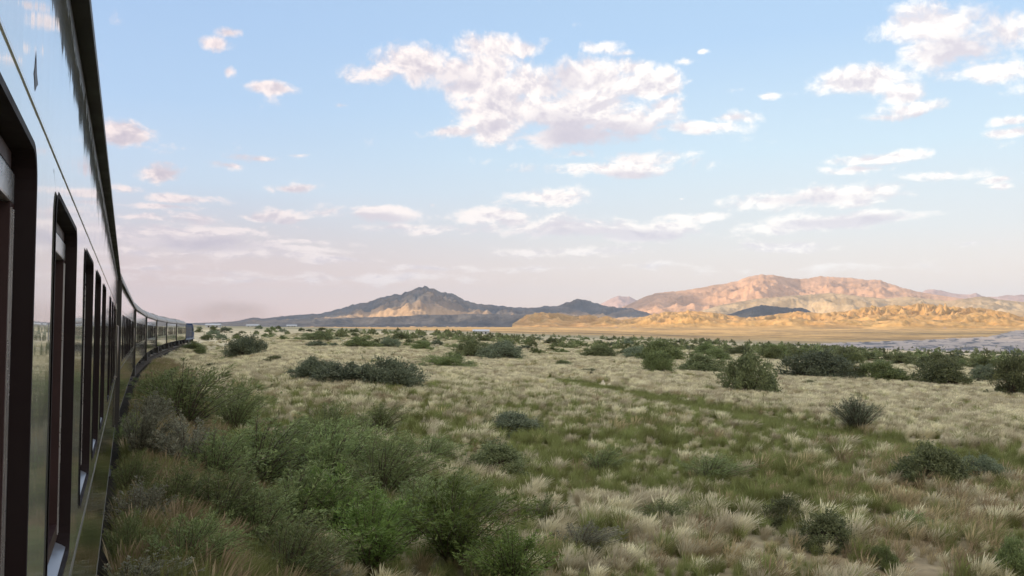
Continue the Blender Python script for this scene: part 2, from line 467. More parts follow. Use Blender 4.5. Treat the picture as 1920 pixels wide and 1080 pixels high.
def hills(a, r, x, y):
    """height over the eye and colour"""
    base = ground(x, y) - CAMZ
    z = base.copy()
    best = np.full(a.shape, -1.0)
    col = np.zeros(a.shape + (3,))
    # plain colour: golden grass, with darker scrub
    pf = fbm(x / 420, y / 420, 4)[..., None]
    pc = np.array([.45, .30, .135]) * (1 + .35 * pf)
    sk_ = sstep(-.05, .22, fbm(x / 420 + 5, y / 170, 6, gain=.62))[..., None]
    pc = pc * (1 - .7 * sk_) + np.array([.20, .15, .085]) * .7 * sk_
    col[:] = pc
    wob = pn(x / 900, y / 900) * .5
    for i, (nm, sk, D0, Wf, Wb, c1, c2, rg) in enumerate(RANGES):
        sa = np.array([azel(*p)[0] for p in sk]); svv = np.array([rect(*p)[1] for p in sk])
        v = np.interp(a, sa, svv, left=-.02, right=-.02)
        D = D0 * (1 + .10 * pn(a * 5 + i * 7.7, np.full_like(a, i * 3.1)) + (.04 if D0 < 10000 else .015) * pn(a * 21 + i, np.full_like(a, i * 9.1)))
        Zr = v * D * np.cos(a)
        H = Zr - (ZFI(a) if True else 0)
        fade = sstep(0, 25, H)
        H = np.maximum(H, 0)
        dr = D - r
        t = np.where(dr > 0, dr / Wf, -dr / Wb)
        sp = fbm(a * D0 / (1100 if D0 > 10000 else 600) + i * 5, r / 1500 + i, 4)
        amp = np.clip(t * 3, 0, 1)
        t2 = t * (1 + .45 * sp * amp)
        s = np.clip(1 - t2, 0, 1) ** 1.35
        k = max(.32, D0 / 9000) if not nm.startswith('gold') else .36
        er = ridged(x / (520 * k) + i * 3, y / (520 * k), 6) - .42
        fine = fbm(x / 130, y / 130, 4)
        hz = H * s * (1 + rg * er * amp * 1.5) + fine * 10 * rg * s * amp * fade + rg * .10 * H * fine * amp * s
        kk_ = .035 if D0 < 10000 else .012
        hz = hz + H * kk_ * (pn(a * 150 + i, r / 900) + .6 * pn(a * 420 + i, r / 500)) * (1 - amp * .5)
        hz = np.where(H > 0, hz, 0)
        zi = np.interp(np.clip(r, 0, 4300), [0, 4300], [0, 1]) * 0 + base + hz
        upd = (zi > z + .5) & (hz > 2)
        w1 = np.clip(.5 + 1.2 * fbm(x / (300 * k), y / (300 * k) + 40 * i, 5), 0, 1)[..., None]
        cc = np.array(c1) * w1 + np.array(c2) * (1 - w1)
        st = np.clip((er + .05) * 2.2, 0, 1)[..., None]
        if nm.startswith('gold'):
            cc = cc * (1 - .35 * st) + np.array([.62, .45, .24]) * .35 * st
            g = np.clip(1.6 * fbm(x / 240 + 9, y / 240, 4), 0, 1)[..., None]
            cc = cc * (1 - .55 * g) + np.array([.17, .145, .065]) * .55 * g
        if nm == 'shoulder':
            g = np.clip(2.4 * fbm(x / 700 + 3, y / 700, 4) + .25, 0, 1)[..., None] * sstep(1150, 1350, 960 + 1600 * np.tan(a))[..., None]
            cc = cc * (1 - .6 * g) + np.array([.54, .42, .27]) * .5 * g
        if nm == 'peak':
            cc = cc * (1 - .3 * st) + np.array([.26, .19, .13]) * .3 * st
            g = (sstep(.40, .62, 1 - s) * .8)[..., None]  # sunlit patches put into the rock colour as paler lower slopes
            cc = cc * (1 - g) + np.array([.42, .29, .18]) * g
        col[upd] = cc[upd]
        z = np.where(upd, zi, z)
    return z, col
def ZFI(a):
    return np.interp(np.degrees(a), _ta, _F)

# polar grid round the eye
fine_a = np.arange(-35, 40.001, 0.066)
az = np.radians(np.concatenate([np.arange(-180, -35, 3.0), fine_a, np.arange(42.5, 179, 3.0), [180.0]]))
rr = [0.6]
while rr[-1] < 100: rr.append(rr[-1] * 1.024)
while rr[-1] < 3900: rr.append(rr[-1] * 1.022)
i_ground = len(rr) - 1
while rr[-1] < 17500: rr.append(rr[-1] + (22 if rr[-1] < 7500 else 30 if rr[-1] < 11000 else 45))
while rr[-1] < 27000: rr.append(rr[-1] + 130)
rr += [29000, 32000]
rr = np.array(rr)
AA, RR = np.meshgrid(az, rr)
XX = RR * np.sin(AA); YY = RR * np.cos(AA)
ZZ = np.empty_like(XX)
COL = np.zeros(XX.shape + (3,))
ZZ[:i_ground] = ground(XX[:i_ground], YY[:i_ground])

def zone(px, py, lst):
    s = 0
    for (cx, cy, rx, ry, wt) in lst:
        s = s + wt * np.exp(-(((px - cx) / rx) ** 2 + ((py - cy) / ry) ** 2) * 1.2)
    return s
def to_px(x, y, z):
    c, s = math.cos(PITCH), math.sin(PITCH)
    dz = z - CAMZ
    yy = np.maximum(y * c + dz * s, .05); zz = -y * s + dz * c
    return 960 + 1600 * x / yy, 540 - 1600 * zz / yy
GREEN = [(1130,830,330,55,.9),(1350,860,260,60,.8),(950,790,160,30,.45),(1250,920,200,45,.6),(1700,890,160,40,.3),(850,850,120,50,.5),
 (450,900,380,170,.9),(900,1040,240,70,.9),(980,960,120,45,.5),(330,770,130,60,.5),(620,860,180,90,.6),(1250,780,180,16,.3),(800,745,180,22,.35),(1000,755,160,20,.3),(520,800,120,60,.4),
 (1520,930,140,40,.5),(1480,990,170,45,.45),(1900,1060,90,60,.6),(1150,965,120,25,.35),(1400,950,300,30,.4)]
PALE = [(1120,955,170,32,1.1),(1130,1010,280,60,.75),(800,860,130,50,.45),(1390,1000,70,30,.5),(1500,700,700,70,.8),(480,700,220,55,.9),(620,770,90,30,.7),(1000,770,300,30,.4),(1730,780,260,50,.9),(290,1020,120,60,.8),(720,840,50,25,.5),(1300,850,40,20,.3),(1830,960,150,30,.3)]
BROWN = [(a_, b_, c_, d_, e_ * .6) for (a_, b_, c_, d_, e_) in [(1700,930,240,50,.9),(1850,1000,200,60,.7),(1000,1060,300,50,.5),(300,1040,160,60,.7),(1500,1050,250,40,.6),(1330,830,90,25,.3),(820,770,90,20,.4),(1600,820,90,16,.5),(450,735,200,20,.3)]]
def cover(x, y, z):
    """how much green, pale feather and brown grass grows at a place"""
    px, py = to_px(x, y, z)
    n = fbm(x / 6.5, y / 6.5, 4); n2 = fbm(x / 2.2 + 40, y / 2.2, 3); n3 = fbm(x / 38, y / 38, 3)
    far = sstep(30, 70, np.hypot(x, y))
    inside = sstep(-200, 0, px) * (1 - sstep(1950, 2300, px))
    g = zone(px, py, GREEN) * inside + .32 * n + .22 * n2 + .25 * n3
    p = zone(px, py, PALE) * inside + .45 * far + .30 * n2 - .25 * n + .15
    b = zone(px, py, BROWN) * inside + .30 * fbm(x / 4 + 9, y / 4 + 77, 3)
    dd = ditch(x, y)
    dg = np.exp(-(dd / 1.3) ** 2)
    g = 1.75 * g + 1.5 * dg - .1 * far
    p = p - 1.8 * dg
    g = np.clip(g, 0, 1.2); p = np.clip(p, 0, 1.4); b = np.clip(b, 0, 1)
    return g, p, b
if True:
    x, y, z = XX[:i_ground + 1], YY[:i_ground + 1], ground(XX[:i_ground + 1], YY[:i_ground + 1])
    r = RR[:i_ground + 1]; adeg = np.degrees(AA[:i_ground + 1])
    g, p, b = cover(x, y, z)
    tot = g + p + b + .25
    cg = np.array([.12, .125, .05]); cp = np.array([.60, .55, .40]); cb = np.array([.20, .145, .085]); soil = np.array([.235, .19, .115])
    near = (g[..., None] * cg + p[..., None] * cp + b[..., None] * cb + .25 * soil) / tot[..., None]
    # near the eye the tufts themselves carry the colour: leave the earth between them
    nr = (1 - sstep(25, 70, r))[..., None]
    near = near * (1 - .3 * nr) + soil * .7 * .3 * nr
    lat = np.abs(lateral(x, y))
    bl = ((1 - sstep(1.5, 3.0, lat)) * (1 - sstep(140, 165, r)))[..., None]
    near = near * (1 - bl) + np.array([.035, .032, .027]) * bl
    # sandy blow-outs and far straw
    pf = fbm(x / 90, y / 90, 4)[..., None]
    farc = np.array([.50, .44, .30]) * (1 + .5 * pf)
    f1 = sstep(120, 400, r)[..., None]
    c = near * (1 - f1) + farc * f1
    gold = np.array([.45, .30, .135]) * (1 + .35 * fbm(x / 420, y / 420, 4)[..., None])
    sk_ = sstep(-.05, .22, fbm(x / 420 + 5, y / 170, 6, gain=.62))[..., None]
    gold = gold * (1 - .7 * sk_) + np.array([.20, .15, .085]) * .7 * sk_
    f2 = sstep(1300, 2300, r)[..., None]
    c = c * (1 - f2) + gold * f2
    # scrub belt tone before the valley
    f3 = (sstep(350, 700, r) * (1 - sstep(1500, 2300, r)))[..., None]
    c = c * (1 - .6 * f3) + np.array([.16, .165, .10]) * .6 * f3
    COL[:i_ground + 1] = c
    ZZ[:i_ground + 1] = z
sl_ = slice(i_ground, None)
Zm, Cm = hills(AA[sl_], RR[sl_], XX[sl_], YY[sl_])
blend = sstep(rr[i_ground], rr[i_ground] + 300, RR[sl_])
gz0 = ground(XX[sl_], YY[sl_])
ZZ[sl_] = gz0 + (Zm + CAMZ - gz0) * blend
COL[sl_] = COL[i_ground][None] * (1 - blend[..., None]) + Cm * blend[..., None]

# river bed in the valley on the right
adeg = np.degrees(AA)
r_lo = 980 + 60 * pn(adeg / 2.3, adeg * 0)
r_hi = np.interp(adeg, [14.5, 17, 20, 24, 27.5, 29.3, 30.6, 60], [1000, 1500, 1900, 2150, 2500, 2750, 3800, 3900]) * (1 + .05 * fbm(adeg * 1.7, RR / 900, 3))
river = (RR > r_lo) & (RR < r_hi) & (adeg > 14.8) & (adeg < 58)
st = fbm(RR / 160 + adeg * .15, adeg / 1.1, 6, gain=.65)
riv = np.array([.38, .335, .31]) * (1 + .25 * fbm(RR / 60, adeg / .9, 3)[..., None])
dk = sstep(.02, .16, st)[..., None]
riv = riv * (1 - dk) + np.array([.12, .13, .15]) * dk
COL[river] = riv[river]
ZZ[river] -= 0.5
nR, nA = XX.shape
V = np.stack([XX, YY, ZZ], -1).reshape(-1, 3)
Cc = np.clip(COL, .01, .9).reshape(-1, 3)
ii, jj = np.meshgrid(np.arange(nR - 1), np.arange(nA - 1), indexing='ij')
F = np.stack([ii * nA + jj, ii * nA + jj + 1, (ii + 1) * nA + jj + 1, (ii + 1) * nA + jj], -1)[..., ::-1]
rmask = river[:-1, :-1]
cen_r = RR[:-1, :-1]
def sub(name, mask, m, kind='structure'):
    f = F[mask].reshape(-1, 4)
    used, inv = np.unique(f, return_inverse=True)
    o = np_mesh(name, V[used], inv.reshape(-1, 4), [m], {'col': Cc[used]}, smooth=True)
    return tag(o, kind=kind)
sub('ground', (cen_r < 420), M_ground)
sub('plain', (cen_r >= 420) & (cen_r < rr[i_ground]) & ~rmask, M_plain)
sub('riverbed', rmask, M_sand)
a_c = np.degrees(AA[:-1, :-1])
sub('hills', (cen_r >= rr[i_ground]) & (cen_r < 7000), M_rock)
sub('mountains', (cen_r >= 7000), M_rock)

# ------------------------------------------------------------------ solid shapes added to shade the plain and parts of the hills
# out of view to the west, each placed and sized for its shadow
M_blocker, wc, bc = mat('cloud_white')
bc.inputs['Base Color'].default_value = (.85, .85, .86, 1); bc.inputs['Roughness'].default_value = 1
def shade_blocker(tx, ty, rx, ry, rot, alt=3600, thick=170, tz=0, seed=0):
    t = (alt - tz) / sv.z
    cx, cy = tx + sv.x * t, ty + sv.y * t
    n, m_ = 72, 30
    vs, fs = [], []
    th = np.linspace(0, 2 * np.pi, n, endpoint=False); ph = np.linspace(-np.pi / 2, np.pi / 2, m_)
    T, P_ = np.meshgrid(th, ph)
    ex = np.cos(P_) * np.cos(T); ey = np.cos(P_) * np.sin(T); ez = np.sin(P_)
    k = 1 + .30 * fbm(2.2 * ex + seed * 3.3, 2.2 * ey + seed, 4) * 1.5
    lx, ly = ex * rx * k, ey * ry * k
    lz = ez * thick * (1 + .8 * fbm(ex * 5 + seed, ey * 5, 4))
    lz = np.where(lz < 0, lz * .4, lz)
    c, s = math.cos(R(rot)), math.sin(R(rot))
    v = np.stack([lx * c - ly * s, lx * s + ly * c, lz], -1).reshape(-1, 3)
    a_, b_ = np.meshgrid(np.arange(m_ - 1), np.arange(n), indexing='ij')
    f = np.stack([a_ * n + b_, a_ * n + (b_ + 1) % n, (a_ + 1) * n + (b_ + 1) % n, (a_ + 1) * n + b_], -1).reshape(-1, 4)
    o = np_mesh('cloud', v, f, [M_blocker], smooth=True)
    o.location = (cx, cy, alt)
    return tag(o, kind='structure')
shade_blocker(0, 200, 2650, 2050, 0, seed=1)
def pol(px, D): 
    a = azel(px, 600)[0]
    return D * math.sin(a), D * math.cos(a)
SHADES = [(640,5300,900,800,0,60,2),(870,5300,900,820,0,60,3),(1050,5750,520,350,0,60,4),
          (560,8900,1500,650,0,200,5),(790,9450,1150,480,0,420,6),(960,9100,900,800,0,250,7),(1110,8900,750,700,0,150,8),
          (1235,12300,760,900,0,330,9),(1440,7500,620,420,0,170,10),(300,9000,1600,3000,0,60,12),(1640,11600,260,200,20,420,13),(1790,3050,330,420,0,-10,14)]
for (px, D, rx, ry, ro, tz, sd) in SHADES:
    shade_blocker(*pol(px, D), rx, ry, ro, tz=tz, seed=sd)

# ------------------------------------------------------------------ haze
def haze():
    bm = bmesh.new()
    zmin = float(V[:, 2].min()) - 1.5; 
    box(bm, -32600, 32600, -32600, 32600, zmin, 1500)
    m = bpy.data.materials.new('air'); m.use_nodes = True; m.node_tree.nodes.clear()
    w = NT(m.node_tree); p = w.n('ShaderNodeVolumePrincipled'); o = w.n('ShaderNodeOutputMaterial')
    p.inputs['Color'].default_value = (.58, .74, 1.0, 1)
    p.inputs['Density'].default_value = HAZE
    p.inputs['Anisotropy'].default_value = 0.0
    w.link(p.outputs[0], o.inputs['Volume'])
    o_ = bm_obj('haze', bm, m)
    tag(o_, kind='stuff')
HAZE = 2.6e-5
haze()
# ------------------------------------------------------------------ coach materials
def coach_paint():
    m, w, b = mat('coach_paint')
    oc = w.n('ShaderNodeTexCoord').outputs['Object']
    x, y, z = w.xyz(oc)[:3]
    upper = w.maprange(z, RZ['mold'] - .002, RZ['mold'] + .002)
    n = w.noise(oc, 1.7, 6, .6)
    streak = w.noise(w.vm('MULTIPLY', oc, (14, 14, .55)), 1.0, 5, .65)
    up = w.mix(w.maprange(n, .3, .7), (.52, .53, .46, 1), (.60, .60, .53, 1))
    lo = w.mix(w.maprange(n, .3, .7), (.035, .037, .030, 1), (.058, .058, .046, 1))
    c = w.mix(upper, lo, up)
    c = w.mix(w.maprange(streak, .5, .85, 0, .45), c, (.30, .28, .24, 1))
    # near-black streaks with a ragged lower edge under the gutter
    s1 = w.noise(w.vm('MULTIPLY', oc, (9.0, 9.0, .25)), 1.0, 6, .7)
    edge = w.m('MULTIPLY_ADD', s1, -.30, RZ['soffit'] + .10)
    streaks = w.maprange(w.m('SUBTRACT', z, edge), -.008, .008)
    c = w.mix(streaks, c, (.012, .011, .013, 1))
    w.link(c, b.inputs['Base Color'])
    rg = w.m('MULTIPLY_ADD', streak, .16, .02)
    w.link(w.m('MAXIMUM', rg, w.m('MULTIPLY', streaks, .55)), b.inputs['Roughness'])
    b.inputs['Specular IOR Level'].default_value = .8
    w.link(w.m('MULTIPLY', w.m('SUBTRACT', 1.0, streaks), 1.0), b.inputs['Coat Weight'])
    b.inputs['Coat Roughness'].default_value = .03; b.inputs['Coat IOR'].default_value = 1.7
    bp = w.n('ShaderNodeBump'); bp.inputs['Strength'].default_value = .6; bp.inputs['Distance'].default_value = .004
    hh = w.m('ADD', w.noise(oc, 2.2, 2, .5), w.m('MULTIPLY', w.noise(w.vm('MULTIPLY', oc, (7, 7, .5)), 1.0, 3, .55), .35))
    w.link(hh, bp.inputs['Height'])
    w.link(bp.outputs[0], b.inputs['Normal']); w.link(bp.outputs[0], b.inputs['Coat Normal'])
    return m
# heights over the rail
RZ = dict(bottom=CAMZ - 1.45, mold=CAMZ - .705, wb=CAMZ - .60, wt=CAMZ + .272, gut=CAMZ + .34, soffit=CAMZ + .77, lip=CAMZ + .797, top=CAMZ + 1.42)
M_paint = coach_paint()
M_black = simple('black_rubber', (.011, .0055, .0065), .7, spec=.25, nscale=8)
M_brown = simple('dark_brown_sash', (.030, .012, .013), .5, spec=.35, nscale=12)
M_silver = simple('silver_trim', (.55, .56, .58), .28, metal=.8, nscale=9, namt=.1)
M_sill = simple('sill_metal', (.24, .26, .30), .35, metal=.5, nscale=20, namt=.1)
M_roof = simple('roof_silver_paint', (.27, .265, .26), .45, nscale=2.5, namt=.3)
M_soot = simple('sooty_gutter', (.012, .011, .012), .5, nscale=5)
M_under = simple('underframe_black', (.022, .02, .018), .7, nscale=4, namt=.3)
M_glass = simple('dark_window_glass', (.012, .014, .016), .03, spec=.6)
M_blue = simple('locomotive_blue', (.018, .045, .12), .55, spec=.25, nscale=2.2, namt=.25)
M_bluelt = simple('pale_blue_band', (.16, .20, .27), .6, spec=.3, nscale=5)
M_steel = simple('worn_steel', (.25, .22, .2), .4, metal=.9, nscale=6)
M_curtain = simple('window_blind', (.30, .27, .2), .8, nscale=9)
M_mold = simple('moulding_paint', (.13, .13, .11), .75, spec=.2, nscale=5)
M_moldup = simple('upper_moulding_paint', (.62, .63, .62), .25, coat=.8, nscale=5)
M_lamp = simple('lamp_lens', (.85, .82, .7), .1)
L = PITCHC - GAPC                                  # body length 20.1 m
# windows along the first coach: distance of the middle from the rear end (camera stands 5.8 m from it)
CAMS = L - S0
def win_spots():
    s = [1.12 + CAMS, 2.30 + CAMS, 3.62 + CAMS, 4.78 + CAMS, 6.05 + CAMS, 8.20 + CAMS, 9.62 + CAMS, 10.98 + CAMS, 12.4 + CAMS]
    s += [-.12 + CAMS, -1.45 + CAMS, -2.8 + CAMS]
    return sorted(s)
SPOTS = win_spots()
WW, WH = .77, RZ['wt'] - RZ['wb']
def rloop(cx, cz, w, h, r, n=5):
    pts = []
    for (sx, sz, a0) in ((1, 1, 0), (-1, 1, 90), (-1, -1, 180), (1, -1, 270)):
        for i in range(n + 1):
            t = R(a0 + 90 * i / n)
            pts.append((cx + sx * (w / 2 - r) + r * math.cos(t), cz + sz * (h / 2 - r) + r * math.sin(t)))
    return pts
def wall_mesh(bm, side, spots, l0, l1, y, ww, wh):
    """a coach side with rounded window holes; side = +1 faces the camera"""
    cz = (RZ['wt'] + RZ['wb']) / 2
    zb, zt = RZ['wb'] - .05, RZ['wt'] + .04
    def quad(x0, x1, z0, z1):
        v = [bm.verts.new(p) for p in ((x0, y, z0), (x1, y, z0), (x1, y, z1), (x0, y, z1))]
        f = bm.faces.new(v if side < 0 else v[::-1])
    N = 12
    quad(l0, l1, RZ['bottom'], zb)
    quad(l0, l1, zt, RZ['soffit'])
    edges = [l0]
    for s in spots:
        edges += [s - ww / 2 - .06, s + ww / 2 + .06]
    edges.append(l1)
    for i in range(0, len(edges), 2):
        if edges[i + 1] > edges[i]: quad(edges[i], edges[i + 1], zb, zt)
    for s in spots:
        inner = rloop(s, cz, ww, wh, .055)
        x0, x1 = s - ww / 2 - .06, s + ww / 2 + .06
        outer = []
        for (px, pz) in inner:
            dx, dz = px - s, pz - (zb + zt) / 2
            k = min((x1 - s) / abs(dx) if abs(dx) > 1e-6 else 9e9, ((zt - zb) / 2) / abs(dz) if abs(dz) > 1e-6 else 9e9)
            outer.append((s + dx * k, (zb + zt) / 2 + dz * k))
        # put the four corners in
        n = len(inner)
        for k_, (sx, sz) in zip((2, 8, 14, 20), ((1, 1), (-1, 1), (-1, -1), (1, -1))):
            outer[k_] = (x1 if sx > 0 else x0, zt if sz > 0 else zb)
        iv = [bm.verts.new((a, y, b)) for a, b in inner]
        ov = [bm.verts.new((a, y, b)) for a, b in outer]
        for i in range(n):
            j = (i + 1) % n
            q = [ov[i], ov[j], iv[j], iv[i]]
            bm.faces.new(q if side < 0 else q[::-1])
def window(parent, s, side, detail, ww=WW, wh=WH):
    cz = (RZ['wt'] + RZ['wb']) / 2
    y = HW * side
    inn = -side
    bm = bmesh.new()
    l0 = rloop(s, cz, ww, wh, .055); l1 = rloop(s, cz, ww - .004, wh - .004, .055)
    a = [bm.verts.new((p, y + .003 * side, q)) for p, q in rloop(s, cz, ww + .02, wh + .02, .06)]
    b = [bm.verts.new((p, y + .003 * side, q)) for p, q in l1]
    c = [bm.verts.new((p, y + inn * .058, q)) for p, q in l1]
    n = len(a)
    for i in range(n):
        j = (i + 1) % n
        bm.faces.new((a[i], a[j], b[j], b[i])); bm.faces.new((b[i], b[j], c[j], c[i]))
    fr = bm_obj('window_frame', bm, M_black, parent)
    bm = bmesh.new()
    x0, x1, z0, z1 = s - ww / 2 + .004, s + ww / 2 - .004, cz - wh / 2 + .004, cz + wh / 2 - .004
    ya, yb = sorted((y + inn * .050, y + inn * .056))
    box(bm, x0, x1, ya, yb, z0, z1)
    gl = bm_obj('pane', bm, M_glass, fr)
    if not detail: return
    bm = bmesh.new()
    yo, yi = y + inn * .027, y + inn * .049
    ya, yb = sorted((yo, yi))
    box(bm, x0 + .002, x0 + .045, ya, yb, z0 + .03, z1 - .03)
    box(bm, x1 - .045, x1 - .002, ya, yb, z0 + .03, z1 - .03)
    box(bm, x0 + .045, x1 - .045, ya, yb, z0 + .03, z0 + .07)
    box(bm, x0 + .045, x1 - .045, ya, yb, z1 - .028, z1 - .004)
    bm_obj('sash', bm, M_brown, fr)
    bm = bmesh.new()
    ya, yb = sorted((y + inn * .0255, y + inn * .0475))
    box(bm, x0 + .047, x1 - .010, ya, yb, z1 - .078, z1 - .031, bev=.004)     # silver top rail
    bm_obj('top_rail', bm, M_silver, fr)
    bm = bmesh.new()
    for dx, yy in ((.0055, .0262), (.030, .0262)):
        ya, yb = sorted((y + inn * (yy - .0012), y + inn * (yy + .0008)))
        box(bm, x1 - dx - .005, x1 - dx, ya, yb, z0 + .04, z1 - .085)
    bm_obj('trim_strip', bm, M_silver, fr)
    bm = bmesh.new()                                                              # bright sloping sill
    v = [bm.verts.new(p) for p in ((x0 + .01, y + inn * .006, z0 + .004), (x1 - .01, y + inn * .006, z0 + .004), (x1 - .01, y + inn * .045, z0 + .022), (x0 + .01, y + inn * .045, z0 + .022),
        (x0 + .01, y + inn * .006, z0 + .001), (x1 - .01, y + inn * .006, z0 + .001))]
    bm.faces.new((v[0], v[1], v[2], v[3])); bm.faces.new((v[4], v[5], v[1], v[0]))
    bm_obj('sill', bm, M_sill, fr)
def roof_profile():
    pts = []
    w = HW + .040
    pts.append((w, RZ['lip']))
    for i in range(1, 13):
        t = i / 12 * math.pi / 2
        pts.append((w * math.cos(t) ** .6 if i < 12 else 0, RZ['lip'] + .01 + (RZ['top'] - RZ['lip']) * math.sin(t) ** 1.15))
    full = [(a, b) for a, b in pts] + [(-a, b) for a, b in pts[:-1][::-1]]
    return full
def make_coach(label, first=False, door=True, near=True):
    root = empty('railway_coach')
    tag(root, label, 'railway coach', 'coaches of the passenger train')
    spots = SPOTS
    bm = bmesh.new()
    wall_mesh(bm, -1, spots, 0, L, -HW, WW, WH)
    v = [bm.verts.new(p) for p in ((0, HW, RZ['bottom']), (L, HW, RZ['bottom']), (L, HW, RZ['soffit']), (0, HW, RZ['soffit']))]
    bm.faces.new(v[::-1])
    for x, sg in ((0, -1), (L, 1)):
        v = [bm.verts.new(p) for p in ((x, -HW, RZ['bottom']), (x, HW, RZ['bottom']), (x, HW, RZ['soffit']), (x, -HW, RZ['soffit']))]
        bm.faces.new(v if sg < 0 else v[::-1])
    v = [bm.verts.new(p) for p in ((0, -HW, RZ['bottom']), (L, -HW, RZ['bottom']), (L, HW, RZ['bottom']), (0, HW, RZ['bottom']))]
    bm.faces.new(v)
    bm_obj('body', bm, M_paint, root)
    # dark end walls and the soffit with its gutter lip
    for x0, x1 in ((-.012, -.003), (L + .003, L + .012)):
        bm = bmesh.new()
        box(bm, x0 if x0 < 0 else x0 - .03, x1 if x0 > 0 else x1 + .03, -HW - .042, HW - .001, RZ['bottom'] - .02, RZ['lip'] + .01)
        bm_obj('end_wall', bm, M_under, root)
    for s in (1, -1):
        bm = bmesh.new()
        y0, y1 = sorted((s * (HW - .02), s * (HW + .040)))
        box(bm, -.02, L + .02, y0, y1, RZ['soffit'] + .002, RZ['lip'], bev=.004)
        bm_obj('gutter', bm, M_soot, root)
    # roof
    bm = bmesh.new()
    pf = roof_profile()
    xs = np.linspace(-.02, L + .02, 24)
    rows = []
    for x in xs:
        rows.append([bm.verts.new((x, a, b + .002 * math.sin(x * 3 + a * 5))) for a, b in pf])
    for r0, r1 in zip(rows[:-1], rows[1:]):
        for i in range(len(pf) - 1):
            f = bm.faces.new((r0[i], r1[i], r1[i + 1], r0[i + 1])); f.smooth = True
    bm.faces.new(rows[0]); bm.faces.new(rows[-1][::-1])
    roof = bm_obj('roof', bm, M_roof, root)
    for i, x in enumerate(np.arange(1.4, L - 1, 2.55)):
        bm = bmesh.new()
        box(bm, x - .2, x + .2, -.75, -.3, RZ['top'] - .16, RZ['top'] + .05, bev=.03)
        bm_obj('roof_vent', bm, M_roof, roof)
    bm = bmesh.new()
    box(bm, 8.5, 10.6, -.7, .7, RZ['top'] - .1, RZ['top'] + .10, bev=.04)
    bm_obj('cooling_unit', bm, M_roof, roof)
    # mouldings
    for z, h, mm in ((RZ['mold'], .009, M_mold), (RZ['gut'], .003, M_moldup), (RZ['bottom'] + .008, .008, M_mold)):
        bm = bmesh.new()
        box(bm, 0, L, -HW - .0018, -HW + .005, z - h, z + h)
        bm_obj('moulding', bm, mm, root)
    for i, s in enumerate(spots):
        window(root, s, -1, near)
    # end door with its handle
    dbm = bmesh.new()
    dx = L - .95 if door else .95
    for s in (-1,):
        y0, y1 = sorted((s * (HW - .002), s * (HW + .003)))
        box(dbm, dx - .34, dx + .34, y0, y1, RZ['bottom'] + .12, RZ['gut'] + .02, bev=.004)
    dr = bm_obj('door', dbm, M_paint, root)
    bm = bmesh.new()
    for s in (-1,):
        cyl(bm, (dx - .42, s * (HW + .025), CAMZ - .65), (dx - .42, s * (HW + .025), CAMZ + .05), .008, n=8)
        for zz in (-.65, .05):
            cyl(bm, (dx - .42, s * HW, CAMZ + zz), (dx - .42, s * (HW + .025), CAMZ + zz), .008, n=8)
    bm_obj('handle', bm, M_steel, dr)
    bm = bmesh.new()
    for s in (-1,):
        y0, y1 = sorted((s * (HW + .0035), s * (HW + .006)))
        box(bm, dx - .2, dx + .2, y0, y1, CAMZ - .35, CAMZ + .22, bev=.001)
    bm_obj('pane', bm, M_glass, dr)
    # underframe, steps, bogies
    bm = bmesh.new()
    box(bm, .2, L - .2, -1.25, 1.25, RZ['bottom'] - .13, RZ['bottom'] - .003)
    box(bm, 6.3, 8.0, -1.3, -.4, .28, RZ['bottom'] - .12, bev=.03)
    box(bm, 8.6, 9.9, .4, 1.32, .30, RZ['bottom'] - .12, bev=.03)
    box(bm, 11.0, 13.0, .45, 1.30, .35, RZ['bottom'] - .12, bev=.03)
    cyl(bm, (6.2, .9, .55), (7.9, .9, .55), .22)
    bm_obj('underframe', bm, M_under, root)
    for bx_ in (2.9, L - 2.9):
        bm = bmesh.new()
        for s in (-1, 1):
            y0, y1 = sorted((s * .92, s * 1.04))
            box(bm, bx_ - 1.6, bx_ + 1.6, y0, y1, .42, .66, bev=.03)
            for wx in (-1.1, 1.1):
                box(bm, bx_ + wx - .16, bx_ + wx + .16, s * .98 - .12, s * .98 + .12, .30, .60, bev=.03)
            box(bm, bx_ - .28, bx_ + .28, s * .98 - .10, s * .98 + .10, .25, .80, bev=.02)
        box(bm, bx_ - .3, bx_ + .3, -.9, .9, .4, RZ['bottom'] - .14)
        bg = bm_obj('bogie', bm, M_under, root)
        for wx in (-1.1, 1.1):
            bm = bmesh.new()
            for s in (-1, 1):
                cyl(bm, (bx_ + wx, s * .70, .46), (bx_ + wx, s * .80, .46), .46, n=28)
                cyl(bm, (bx_ + wx, s * .66, .46), (bx_ + wx, s * .70, .46), .49, n=28)
            cyl(bm, (bx_ + wx, -.7, .46), (bx_ + wx, .7, .46), .07)
            bm_obj('wheel', bm, M_steel, bg)
    for k in range(3):
        bm = bmesh.new()
        box(bm, dx - .3, dx + .3, -HW + .03, -1.1, .36 + .22 * k, .39 + .22 * k)
        bm_obj('step', bm, M_under, root)
    # corridor bellows toward the coach in front
    bm = bmesh.new()
    for k in range(9):
        x = L + .02 + k * .096
        wv = 1.30 if k % 2 else 1.37
        box(bm, x, x + .098, -wv, wv, .80 if k % 2 else .77, RZ['lip'] + (.0 if k % 2 else .05))
    bm_obj('gangway', bm, M_black, root)
    bm = bmesh.new()
    cyl(bm, (L, -.9, .72), (L + .35, -.9, .72), .06)
    cyl(bm, (L + .35, -.9, .72), (L + .40, -.9, .72), .22, n=20)
    bm_obj('buffer', bm, M_under, root)
    return root
def copy_tree(o, parent=None):
    c = o.copy(); S.collection.objects.link(c)
    if parent: c.parent = parent
    for ch in list(o.children): copy_tree(ch, c)
    return c
